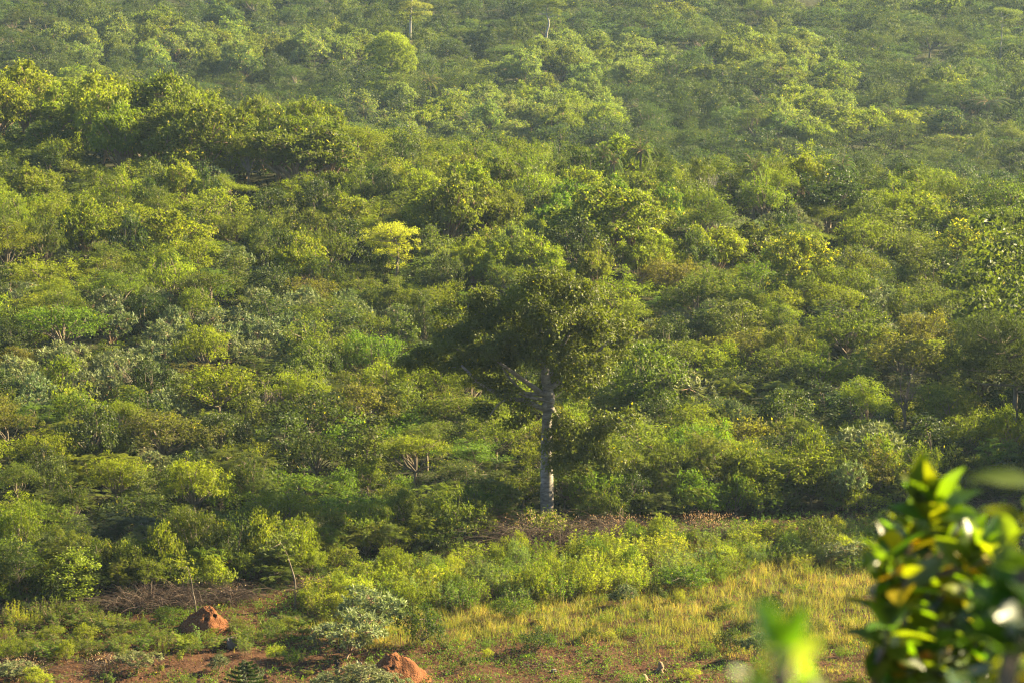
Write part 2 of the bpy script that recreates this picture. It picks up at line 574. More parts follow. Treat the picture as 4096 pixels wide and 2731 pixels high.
        P, D, NN, SZ = [], [], [], []
        for j in range(nl // 2):
            pos = tp[fi] + fd * 0.55 * s[j] + np.array([0, 0, -0.20]) * s[j] ** 2
            side = unit(np.cross(fd, [0, 0, 1.0]))
            for sg in (-1, 1):
                P.append(pos); D.append(unit(side * sg * 0.9 + fd * 0.5 + [0, 0, -0.25]))
                NN.append(np.tile([0, 0, 1.0], (k * nf, 1)) + rng.normal(0, 0.2, (k * nf, 3))); SZ.append(np.full(k * nf, 0.19 * (1.05 - 0.4 * abs(s[j] - 0.5))))
        P, D, NN, SZ = map(np.concatenate, (P, D, NN, SZ))
        v, f = leaf_cards(rng, P, D, NN, SZ, SZ * 0.42, 0.1)
        tt = np.tile(np.clip(0.45 + rng.normal(0, 0.15, k)[fi] + rng.normal(0, 0.07, k * nf), 0, 0.88), nl)
        cr = with_mat(leaf_mesh("foliage", [(v, f, np.repeat(tt, 2))]), M_LEAF)
        tr = with_mat(limb_tubes(rng, 0.06, 0.5, lb, twigs=tp[::2], stems=3).mesh("stem"), M_BARK)
        add_proto("compound", Proto("compound_leaved_shrub", [("stem", tr, False), ("foliage", cr, True)], R, 2.9))
    # upright weedy shrubs of the fallow strip: many erect shoots
    for i in range(6):
        rng = np.random.default_rng(800 + i)
        P, D, Nn, tone, SZ = [], [], [], [], []
        T = Tubes(4)
        for s in range(34):
            a = rng.uniform(0, 6.28); q = 0.85 * math.sqrt(rng.random())
            base = np.array([q * math.cos(a), q * math.sin(a), 0])
            h = rng.uniform(0.9, 1.9) * (1 - 0.25 * q)
            tip = base * 1.35 + [rng.normal(0, 0.12), rng.normal(0, 0.12), h]
            pts = curve([base, (base * 1.05 + tip) / 2, tip], 8)
            T.add(pts[::2], np.linspace(0.014, 0.005, 4))
            n = 34
            u = rng.uniform(0.15, 1, n) ** 0.8
            pos = np.stack([np.interp(u, np.linspace(0, 1, 8), pts[:, k]) for k in range(3)], -1)
            d = unit(rand_dirs(rng, n, -0.2) * [1, 1, 0.5] + [0, 0, 0.25])
            P.append(pos + d * rng.uniform(0, 0.22, (n, 1)) * (1.15 - u)[:, None]); D.append(d)
            Nn.append(unit(rand_dirs(rng, n) + [0, 0, 1.0]))
            SZ.append(rng.uniform(0.09, 0.17, n)); tone.append(np.clip(0.4 + 0.18 * rng.random() + rng.normal(0, 0.16, n), 0, 0.88))
        P, D, Nn, tone, SZ = map(np.concatenate, (P, D, Nn, tone, SZ))
        v, f = leaf_cards(rng, P, D, Nn, SZ, SZ * 0.42, 0.12)
        add_proto("weed", Proto("weedy_shrub", [("stem", with_mat(T.mesh("stem"), M_TWIG), False), ("foliage", with_mat(leaf_mesh("foliage", [(v, f, np.repeat(tone, 2))]), M_LEAF), True)], 1.1, 1.7))
    # cassava plants: a few bare canes with palmate leaves drooping in whorls
    for i in range(4):
        rng = np.random.default_rng(900 + i)
        P, D, Nn, tone = [], [], [], []
        T = Tubes(4)
        for s in range(5):
            a = rng.uniform(0, 6.28)
            tip = np.array([0.35 * math.cos(a), 0.35 * math.sin(a), rng.uniform(0.8, 1.5)])
            pts = curve([[0, 0, 0], tip * [0.3, 0.3, 0.5], tip], 6)
            T.add(pts, np.linspace(0.02, 0.01, 6))
            for k in range(16):
                u = rng.uniform(0.45, 1)
                pos = np.array([np.interp(u, np.linspace(0, 1, 6), pts[:, q]) for q in range(3)])
                b = rng.uniform(0, 6.28)
                st = pos + np.array([math.cos(b), math.sin(b), 0.35]) * rng.uniform(0.15, 0.3)
                T.add([pos, (pos + st) / 2, st], [0.005, 0.004, 0.003])
                tn = 0.45 + rng.normal(0, 0.14)
                for e in np.linspace(-1.9, 1.9, 6):
                    P.append(st); D.append([math.cos(b + e), math.sin(b + e), -0.45 - 0.2 * rng.random()])
                    Nn.append([0.2 * math.cos(b), 0.2 * math.sin(b), 1]); tone.append(tn)
        P, D, Nn, tone = np.array(P), unit(np.array(D)), np.array(Nn), np.clip(np.array(tone), 0, 0.88)
        Ls = rng.uniform(0.13, 0.2, len(P))
        v, f = leaf_cards(rng, P, D, Nn, Ls, Ls * 0.3, 0.1)
        add_proto("cassava", Proto("cassava_plant", [("stem", with_mat(T.mesh("stem"), M_TWIG), False), ("foliage", with_mat(leaf_mesh("foliage", [(v, f, np.repeat(tone, 2))]), M_LEAF), True)], 0.7, 1.5))
    # palms
    for i in range(4):
        rng = np.random.default_rng(1000 + i)
        T = Tubes(7)
        th = 3.6 + 0.5 * i
        T.add(curve([[0, 0, -0.3], [0.1, 0.05, th * 0.5], [0.15, 0.1, th]], 8), np.linspace(0.2, 0.16, 8), lump=0.1, rng=rng)
        trunk = with_mat(T.mesh("trunk"), M_BARK)
        P, D, Nn, Ls = [], [], [], []
        tops = np.array([0.15, 0.1, th])
        n = 34
        RT = Tubes(4)
        for k in range(n):
            a = k * 2.399 + rng.normal(0, 0.15)
            e = rng.uniform(-0.35, 1.35)
            dirh = np.array([math.cos(a), math.sin(a), 0])
            length = rng.uniform(2.2, 2.9)
            u = np.linspace(0, 1, 17)
            ang = e - 1.5 * u ** 1.4
            step = length / 16
            pos = [tops]
            for q in range(16):
                pos.append(pos[-1] + step * (dirh * math.cos(ang[q]) + np.array([0, 0, math.sin(ang[q])])))
            pos = np.array(pos)
            RT.add(pos[::4], [0.03, 0.025, 0.02, 0.014, 0.006])
            side = np.array([-dirh[1], dirh[0], 0])
            for q in range(2, 17):
                tg = unit(pos[q] - pos[q - 1])
                ll = 0.55 * (1.15 - abs(q / 16 - 0.45)) 
                for sg in (-1, 1):
                    P.append(pos[q]); D.append(side * sg * 0.8 + tg * 0.75 + np.array([0, 0, -0.28])); Nn.append([0, 0, 1.0]); Ls.append(ll)
        P, D, Nn, Ls = np.array(P), unit(np.array(D)), np.array(Nn), np.array(Ls)
        v, f = leaf_cards(rng, P, D, Nn, Ls, np.full(len(Ls), 0.07), 0.1)
        t = np.clip(0.5 + rng.normal(0, 0.15, len(P)), 0, 0.88)
        cr = leaf_mesh("crown", [(v, f, np.repeat(t, 2))])
        add_proto("palm", Proto("palm_tree", [("trunk", trunk, False), ("crown", with_mat(cr, M_GLOSSY), True), ("frond_stalk", with_mat(RT.mesh("frond_stalk"), M_TWIG), False)], 2.4, th + 1.5))

build_protos()

# ------------------------------------------------------------------ ground
FIELD_GRASS = [(1180, 2480), (1700, 2330), (2300, 2360), (3000, 2210), (3500, 2240), (4300, 2200), (4300, 2800), (3300, 2800), (3150, 2660), (2600, 2610), (2250, 2560), (1800, 2580), (1400, 2600)]
def in_poly(px, py, poly):
    px = np.asarray(px, float); py = np.asarray(py, float)
    c = np.zeros(px.shape, bool)
    n = len(poly)
    for i in range(n):
        x1, y1 = poly[i]; x2, y2 = poly[(i + 1) % n]
        cond = ((y1 > py) != (y2 > py)) & (px < (x2 - x1) * (py - y1) / (y2 - y1 + 1e-9) + x1)
        c ^= cond
    return c
def project_np(x, y, z):
    vy, vz = y, z - CAM_Z
    f = vy * math.cos(PITCH) - vz * math.sin(PITCH)
    u = vy * math.sin(PITCH) + vz * math.cos(PITCH)
    return W4 / 2 + FPX * x / f, H4 / 2 - FPX * u / f

def build_ground():
    ys = np.concatenate([np.arange(-300, -10, 30.), np.arange(-10, 128, 3.0), np.arange(128, 188, 0.3), np.arange(188, 700, 3.5), np.geomspace(700, 2000, 24)])
    xs = np.concatenate([-np.geomspace(1500, 42, 24), np.arange(-40, 40.1, 0.4), np.geomspace(42, 1500, 24)])
    X, Y = np.meshgrid(xs, ys)
    Z = terrain(X, Y)
    rng = np.random.default_rng(5)
    field = smooth(128, 133, Y) * (1 - smooth(184, 190, Y)) * (np.abs(X) < 41)
    Z = Z + field * rng.normal(0, 0.035, Z.shape)
    nx = len(xs)
    i = np.arange(len(ys) - 1)[:, None] * nx
    j = np.arange(nx - 1)[None, :]
    q = np.stack([i + j, i + j + 1, i + nx + j + 1, i + nx + j], -1).reshape(-1, 4)
    me = mesh_from("ground", np.stack([X, Y, Z], -1).reshape(-1, 3), 4, q, smooth_shade=True)
    m, nt, out = new_mat("soil")
    N, L = nt.nodes.new, nt.links.new
    tc = N("ShaderNodeTexCoord")
    n1 = N("ShaderNodeTexNoise"); n1.inputs["Scale"].default_value = 1.6; n1.inputs["Detail"].default_value = 9; n1.inputs["Roughness"].default_value = 0.7
    L(tc.outputs["Object"], n1.inputs["Vector"])
    cr = N("ShaderNodeValToRGB")
    el = cr.color_ramp.elements
    el.new(0.5)
    for e, p, c in zip(el, (0.3, 0.5, 0.7), ((0.026, 0.013, 0.007), (0.058, 0.026, 0.012), (0.10, 0.050, 0.026))):
        e.position = p; e.color = (*c, 1)
    L(n1.outputs["Fac"], cr.inputs[0])
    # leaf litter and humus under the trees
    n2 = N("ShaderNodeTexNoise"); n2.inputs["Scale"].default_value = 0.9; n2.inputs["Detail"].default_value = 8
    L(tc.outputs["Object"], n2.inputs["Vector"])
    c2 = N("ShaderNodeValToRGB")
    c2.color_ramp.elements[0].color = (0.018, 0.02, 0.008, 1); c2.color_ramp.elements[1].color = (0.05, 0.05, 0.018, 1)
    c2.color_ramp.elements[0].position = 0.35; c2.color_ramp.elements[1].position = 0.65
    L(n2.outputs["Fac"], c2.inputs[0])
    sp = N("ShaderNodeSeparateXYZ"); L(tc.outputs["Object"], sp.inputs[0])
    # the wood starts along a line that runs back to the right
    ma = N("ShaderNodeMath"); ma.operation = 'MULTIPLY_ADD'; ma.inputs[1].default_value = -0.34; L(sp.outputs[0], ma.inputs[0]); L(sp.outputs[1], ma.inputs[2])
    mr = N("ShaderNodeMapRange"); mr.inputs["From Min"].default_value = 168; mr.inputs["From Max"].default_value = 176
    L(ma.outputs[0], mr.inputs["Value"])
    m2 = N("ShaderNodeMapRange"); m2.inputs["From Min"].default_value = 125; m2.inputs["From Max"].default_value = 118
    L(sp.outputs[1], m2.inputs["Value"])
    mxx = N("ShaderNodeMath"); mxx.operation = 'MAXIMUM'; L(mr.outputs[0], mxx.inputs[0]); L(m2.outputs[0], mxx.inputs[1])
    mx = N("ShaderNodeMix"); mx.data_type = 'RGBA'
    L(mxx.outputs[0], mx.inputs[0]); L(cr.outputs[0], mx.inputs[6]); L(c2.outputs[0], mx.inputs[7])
    pb = N("ShaderNodeBsdfPrincipled"); pb.inputs["Roughness"].default_value = 0.95; pb.inputs["Specular IOR Level"].default_value = 0.1
    L(mx.outputs[2], pb.inputs["Base Color"])
    n3 = N("ShaderNodeTexNoise"); n3.inputs["Scale"].default_value = 6; n3.inputs["Detail"].default_value = 6
    L(tc.outputs["Object"], n3.inputs["Vector"])
    bp = N("ShaderNodeBump"); bp.inputs["Strength"].default_value = 0.9; bp.inputs["Distance"].default_value = 0.12
    L(n3.outputs["Fac"], bp.inputs["Height"]); L(bp.outputs[0], pb.inputs["Normal"])
    L(pb.outputs[0], out.inputs[0])
    o = link("ground", me, m)
    tag(o, "red brown soil of the clearing running into the wooded slope", kind="structure")
build_ground()

# haze: one closed box of thin even air
def build_haze():
    x0, x1, y0, y1, z0, z1 = -1600, 1600, -400, 2100, -21, 66
    v = [(x, y, z) for z in (z0, z1) for y in (y0, y1) for x in (x0, x1)]
    f = [(0, 2, 3, 1), (4, 5, 7, 6), (0, 1, 5, 4), (2, 6, 7, 3), (0, 4, 6, 2), (1, 3, 7, 5)]
    me = bpy.data.meshes.new("haze")
    me.from_pydata(v, [], f)
    m, nt, out = new_mat("air")
    pv = nt.nodes.new("ShaderNodeVolumePrincipled")
    pv.inputs["Color"].default_value = (0.58, 0.80, 1.0, 1)
    pv.inputs["Density"].default_value = 0.00007
    pv.inputs["Anisotropy"].default_value = 0.35
    nt.links.new(pv.outputs[0], out.inputs["Volume"])
    o = link("haze", me, m)
    tag(o, "thin pale haze hanging over the far slope", kind="stuff")
build_haze()

# ------------------------------------------------------------------ the tall tree
def build_main_tree():
    base = ground(2188, 2085)
    Y = base.y
    S = FPX / (Vector((base.x, base.y, base.z)) - cam.location).dot(_F)
    rng = np.random.default_rng(42)
    def loc(px, py, dy=0.0):
        p = at_depth(px, py, Y + dy)
        return np.array([p.x - base.x, dy, p.z - base.z])
    root = empty("tall_tree", base)
    tag(root, "tall pale grey trunked tree with wide dark crown standing above the clearing", "tree")
    lob = [(2150, 1150, 120), (2330, 1170, 105), (2240, 1130, 90), (1990, 1200, 95), (1850, 1225, 62), (1890, 1150, 26), (2420, 1270, 110), (2250, 1260, 150),
           (2060, 1300, 140), (1880, 1340, 120), (1750, 1395, 75), (1800, 1450, 90), (2475, 1370, 62), (2430, 1440, 85),
           (2300, 1420, 125), (2150, 1420, 120), (1990, 1440, 110), (1900, 1480, 80), (2070, 1560, 80), (2380, 1520, 70), (1995, 1630, 58), (2250, 1500, 80),
           (2245, 1700, 55), (2250, 1790, 58), (2225, 1840, 42), (2290, 1860, 50), (2400, 1830, 60), (2300, 1720, 78), (2390, 1750, 80), (2130, 1610, 48), (2080, 1700, 44), (2330, 1805, 62), (2450, 1680, 48), (2540, 1650, 30), (2460, 1800, 50), (2090, 1650, 50), (2430, 1870, 34), (1710, 1450, 45)]
    L = []
    for px, py, r in lob:
        if py < 1640: px = 2115 + (px - 2150) * 1.08
        R = r / S
        n = 2 if r > 100 and py < 1560 else 1
        if py > 1640: R *= 1.2
        for k in range(n):
            dy = (rng.uniform(1.0, 2.6) * (1 if k else -1)) if n == 2 else (rng.uniform(-1.7, -0.7) if py > 1640 else rng.uniform(-1.6, 1.2))
            c = loc(px + rng.normal(0, 10), py + rng.normal(0, 8), dy)
            for q in range(3 if R > 0.8 else 1):
                o = rng.normal(0, 0.42, 3) * R * [1, 1, 0.75] if R > 0.8 else np.zeros(3)
                k2 = R * rng.uniform(0.45, 0.68) if R > 0.8 else R
                L.append([*(c + o), k2, k2, k2 * 0.5])
    L = np.array(L)
    v, f, t, tp = foliage(rng, L, 4.3, 32, 0.22, 0.11, axis=0.5, spread=0.8, droop=0.5, sig=0.21, shell=(0.55, 1.16), zmin=-0.55, yellow=0.012, up=0.9, cull=0.45, tone_sd=0.12, ret_tufts=True)
    me = with_mat(leaf_mesh("crown", [(v, f, t)]), M_GLOSSY)
    link("crown", me, None, root, (0.088, 0.100, 0.014))
    # trunk: swollen foot, scarred knot below the fork
    T = Tubes(16)
    pts = [loc(2188, 2110), loc(2188, 2060), loc(2187, 1900), loc(2186, 1760), loc(2190, 1640), loc(2196, 1590), loc(2188, 1545), loc(2180, 1490), loc(2196, 1380), loc(2190, 1240)]
    rr = np.array([31, 28, 25, 22, 19, 25, 20, 16, 12, 6]) / S
    T.add(curve(pts, 46), np.interp(np.linspace(0, 1, 46), np.linspace(0, 1, 10), rr), lump=0.05, rng=rng)
    for px, py, r in ((2178, 1622, 11), (2205, 1600, 13), (2180, 1570, 12), (2196, 1545, 12), (2210, 1640, 9)):     # knots of the scar
        c = loc(px, py, -0.28)
        u = np.linspace(0, math.pi, 7)
        T.add(np.array([c + np.array([0.05 * math.cos(a), 0.0, -r / S * math.cos(a)]) for a in u]), np.maximum(0.02, np.sin(u)) * r / S, lump=0.2, rng=rng)
    link("trunk", with_mat(T.mesh("trunk"), M_MAIN), None, root)
    limbs = [([(2186, 1640, 0), (2090, 1600, -.6), (2030, 1590, -1.4), (1930, 1540, -2.0), (1845, 1460, -2.2)], 12),
             ([(2190, 1590, 0), (2110, 1530, -.8), (2040, 1480, -1.6), (1965, 1425, -2.2)], 12),
             ([(2160, 1575, 0), (2100, 1570, -.6), (2050, 1525, -1.2), (2010, 1470, -1.4)], 9),
             ([(2190, 1600, 0), (2110, 1585, -1.0), (2035, 1555, -1.6)], 8),
             ([(2190, 1560, 0), (2270, 1500, .4), (2350, 1440, .2), (2440, 1360, 0)], 13),
             ([(2186, 1530, 0), (2240, 1400, 1.2), (2300, 1290, 1.4), (2330, 1180, 1.2)], 12),
             ([(2184, 1500, 0), (2130, 1380, 1.0), (2050, 1280, 1.2), (1990, 1200, .8)], 11),
             ([(2190, 1430, 0), (2160, 1300, -.6), (2150, 1170, -.6)], 9),
             ([(2200, 1700, 0), (2260, 1730, -.2), (2340, 1720, -.5), (2460, 1690, -.4), (2540, 1655, -.2)], 8),
             ([(2205, 1620, 0), (2240, 1680, -.2), (2310, 1760, -.6)], 8),
             ([(2060, 1300, 1.0), (1960, 1270, .4), (1870, 1225, 0)], 6),
             ([(1990, 1200, .6), (1930, 1185, .2), (1885, 1150, 0)], 4),
             ([(2350, 1440, .2), (2400, 1500, .2), (2440, 1440, -.4)], 6),
             ([(2030, 1590, -1.4), (1990, 1620, -1.2), (1960, 1660, -1.0)], 4)]
    for pts, r in limbs:
        Tl = Tubes(7)
        P = curve([loc(*p) for p in pts], 14)
        Tl.add(P, np.linspace(r, r * 0.42, 14) / S, lump=0.06, rng=rng)
        link("limb", with_mat(Tl.mesh("limb"), M_MAIN), None, root)
    Tw = Tubes(4)
    for q in tp[::8]:
        e = np.argmin(np.sum((L[:, :3] - q) ** 2, 1)); c = L[e, :3]
        Tw.add([c, (c + q) / 2 + rng.normal(0, 0.1, 3), q], [0.035, 0.025, 0.01])
    link("twig", with_mat(Tw.mesh("twig"), M_MAIN), None, root)["kind"] = "stuff"
    return base
MAIN = build_main_tree()

# ------------------------------------------------------------------ termite mounds and rocks
M_EARTH = noise_material("red_earth", [(0.075, 0.028, 0.012), (0.135, 0.053, 0.021), (0.20, 0.088, 0.038)], 2.2, bump=0.9, dist=0.12)
M_ROCK = noise_material("grey_stone", [(0.09, 0.08, 0.075), (0.17, 0.15, 0.14), (0.26, 0.23, 0.21)], 3.0, bump=0.8, dist=0.05)
M_CLOD = noise_material("red_stone", [(0.06, 0.028, 0.018), (0.11, 0.05, 0.03), (0.17, 0.085, 0.055)], 3.0)

from mathutils import noise as mnoise
def mound(label, px, py, wpx, hpx, seed, holes, skew):
    b = ground(px, py)
    S = scale_at(b.y)
    R = wpx / S / 2; H = hpx / S
    n, m = 72, 44
    V = []
    for j in range(m + 1):
        u = j / m
        for i in range(n):
            a = 2 * math.pi * i / n
            r = R * (1 - u)
            prof = H * (1 - (1 - u) ** 1.35) ** 1.15 if u < 1 else H
            q = r / R
            hgt = H * (0.80 * max(0.0, 1 - q ** 2.1) ** 1.15 + 0.20 * math.exp(-(q / 0.34) ** 2))
            x = r * math.cos(a) * (1 + 0.12 * math.sin(2 * a + seed)); y = r * math.sin(a) * 0.85
            nz = mnoise.fractal(Vector((x * 1.1, y * 1.1, seed)), 1.0, 2.0, 5)
            n2 = mnoise.fractal(Vector((x * 4, y * 4, seed + 9)), 1.0, 2.0, 3)
            k = 0.3 + 0.7 * (r / R if r < R else 1) 
            x += skew * hgt; z = hgt + (0.17 * nz + 0.075 * n2) * H * 0.8 - 0.08
            y += 0.10 * n2 * H * (hgt / H)
            V.append([x, y, z])
    V = np.array(V)
    for hx, hz, hr in holes:            # openings pushed into the face
        c = np.array([hx * R, 0, hz * H])
        sel = V[:, 1] < 0
        d = np.sqrt((V[:, 0] - c[0]) ** 2 + ((V[:, 2] - c[2]) * 1.5) ** 2)
        V[:, 1] += np.where(sel, 0.34 * np.exp(-(d / hr) ** 4), 0)
    F = []
    for j in range(m):
        for i in range(n):
            F.append([j * n + i, j * n + (i + 1) % n, (j + 1) * n + (i + 1) % n, (j + 1) * n + i])
    me = mesh_from("termite_mound", V, 4, np.array(F), smooth_shade=True)
    o = link("termite_mound", me, M_EARTH)
    o.location = b
    tag(o, label, "termite mound")
    return o, b, S
mound("red termite mound with two dark holes beside the dry brush", 818, 2532, 265, 112, 3.1, [(0.10, 0.60, 0.10), (0.34, 0.68, 0.10)], 0.10)
mound("red termite mound with a flat lit top under the silver leaved shrub", 1575, 2722, 300, 120, 7.7, [(-0.04, 0.55, 0.08)], 0.05)

def rock_mesh(seed, sx, sy, sz, n=3, rough=0.35):
    import bmesh
    bm = bmesh.new()
    bmesh.ops.create_icosphere(bm, subdivisions=n, radius=1.0)
    for v in bm.verts:
        c = v.co
        k = 1 + rough * mnoise.fractal(c * 1.3 + Vector((seed, seed * 2.3, 0)), 1.0, 2.0, 4)
        p = c * k
        for ax in range(3):         # facet it
            p[ax] = max(-0.8, min(0.82, p[ax]))
        v.co = Vector((p.x * sx, p.y * sy, p.z * sz))
    me = bpy.data.meshes.new("rock")
    bm.to_mesh(me); bm.free()
    return me
def rock(name, label, px, py, sx, sy, sz, seed, mat, group=None, cat="rock", rz=0.0):
    b = ground(px, py)
    o = link(name, rock_mesh(seed, sx, sy, sz), mat)
    o.location = b + Vector((0, 0, sz * 0.45)); o.rotation_euler = (0, 0, rz)
    tag(o, label, cat, group)
rock("boulder", "grey pointed boulder in front of the termite mound with two holes", 930, 2592, 0.36, 0.3, 0.46, 1.4, M_ROCK)
rock("stone", "red brown stone on the edge of the tilled patch", 1090, 2604, 0.14, 0.12, 0.09, 2.2, M_CLOD)
rock("stone", "dark squat stone among seedlings below the grassland", 2215, 2690, 0.17, 0.15, 0.12, 3.2, M_ROCK)
rock("stone", "pale brown stone under the small bright bush on the tilled soil", 1150, 2692, 0.13, 0.1, 0.16, 4.2, M_CLOD)
rock("stone", "small reddish stone beside the dark tiered sapling", 1062, 2712, 0.13, 0.1, 0.12, 5.2, M_CLOD)
rock("stone", "brown stone at the lower edge of the golden grass", 2370, 2640, 0.15, 0.13, 0.10, 6.1, M_CLOD)
for k in range(9):
    rock("stone", ["leftmost", "second", "third", "fourth", "fifth", "sixth", "seventh", "eighth", "rightmost"][k] + " small brown stone in the low row below the grey boulder", 790 + k * 24, 2612 - k * 2 + (k % 3) * 3, 0.09, 0.08, 0.06, 10 + k, M_CLOD, "stones in the row below the boulder", rz=k)

def stump(label, px, py, h, r, seed):
    b = ground(px, py)
    rng = np.random.default_rng(seed)
    T = Tubes(9)
    T.add(curve([[0, 0, -0.1], [0, 0, 0.05], [0.04, 0, h * 0.6], [-0.05, 0, h]], 9), np.array([1.5, 1.25, 1.1, 1.0, 0.95, 0.95, 0.85, 0.7, 0.15]) * r, lump=0.22, rng=rng)
    for k in range(4):
        a = k * 1.6 + rng.uniform(0, 1)
        T.add(curve([[0, 0, h * 0.3], [math.cos(a) * r * 1.5, math.sin(a) * r * 1.5, h * 0.22], [math.cos(a) * r * 2.6, math.sin(a) * r * 2.6, -0.05]], 6), np.linspace(r * 0.5, r * 0.15, 6), lump=0.2, rng=rng)
    o = link("tree_stump", T.mesh("tree_stump"), M_TWIG)
    o.location = b
    tag(o, label, "stump")
stump("broken brown tree stump at the lower edge of the golden grass", 2640, 2690, 0.6, 0.16, 1)
stump("low sprouting tree stump on the bare soil at the very bottom", 2575, 2728, 0.4, 0.17, 2)

# ------------------------------------------------------------------ people behind the silver shrubs
M_SKIN = noise_material("dark_skin", [(0.03, 0.017, 0.011), (0.045, 0.025, 0.016)], 3, bump=0.1, dist=0.01, rough=0.5)
M_NAVY = noise_material("dark_cloth", [(0.008, 0.009, 0.014), (0.016, 0.017, 0.024)], 6, bump=0.3, dist=0.01, rough=0.8)
M_HAIR = noise_material("black_hair", [(0.006, 0.005, 0.005), (0.014, 0.012, 0.01)], 60, bump=0.6, dist=0.01, rough=0.7)
def print_material():
    m, nt, out = new_mat("printed_cloth")
    N, L = nt.nodes.new, nt.links.new
    tc = N("ShaderNodeTexCoord"); vo = N("ShaderNodeTexVoronoi"); vo.inputs["Scale"].default_value = 8.0
    L(tc.outputs["Object"], vo.inputs["Vector"])
    cr = N("ShaderNodeValToRGB"); cr.color_ramp.interpolation = 'CONSTANT'
    el = cr.color_ramp.elements; el.new(0.5)
    for e, p, c in zip(el, (0, 0.36, 0.5), ((0.55, 0.60, 0.56), (0.012, 0.012, 0.015), (0.085, 0.012, 0.016))):
        e.position = p; e.color = (*c, 1)
    L(vo.outputs["Distance"], cr.inputs[0])
    pb = N("ShaderNodeBsdfPrincipled"); pb.inputs["Roughness"].default_value = 0.85
    L(cr.outputs[0], pb.inputs["Base Color"]); L(pb.outputs[0], out.inputs[0])
    return m
M_PRINT = print_material()

def skin_mesh(name, joints, bones, mat, parent, sub=1):
    """joints {name: (pos, rx, ry)}, bones [(a, b)] -> one continuous skinned surface"""
    keys = list(joints)
    me = bpy.data.meshes.new(name)
    me.from_pydata([joints[k][0] for k in keys], [(keys.index(a), keys.index(b)) for a, b in bones], [])
    o = link(name, me, mat, parent)
    md = o.modifiers.new("skin", 'SKIN')
    sv = me.skin_vertices[0].data
    for i, k in enumerate(keys):
        sv[i].radius = (joints[k][1], joints[k][2])
    sv[0].use_root = True
    md.use_smooth_shade = True
    s = o.modifiers.new("smooth", 'SUBSURF'); s.levels = sub; s.render_levels = sub
    return o

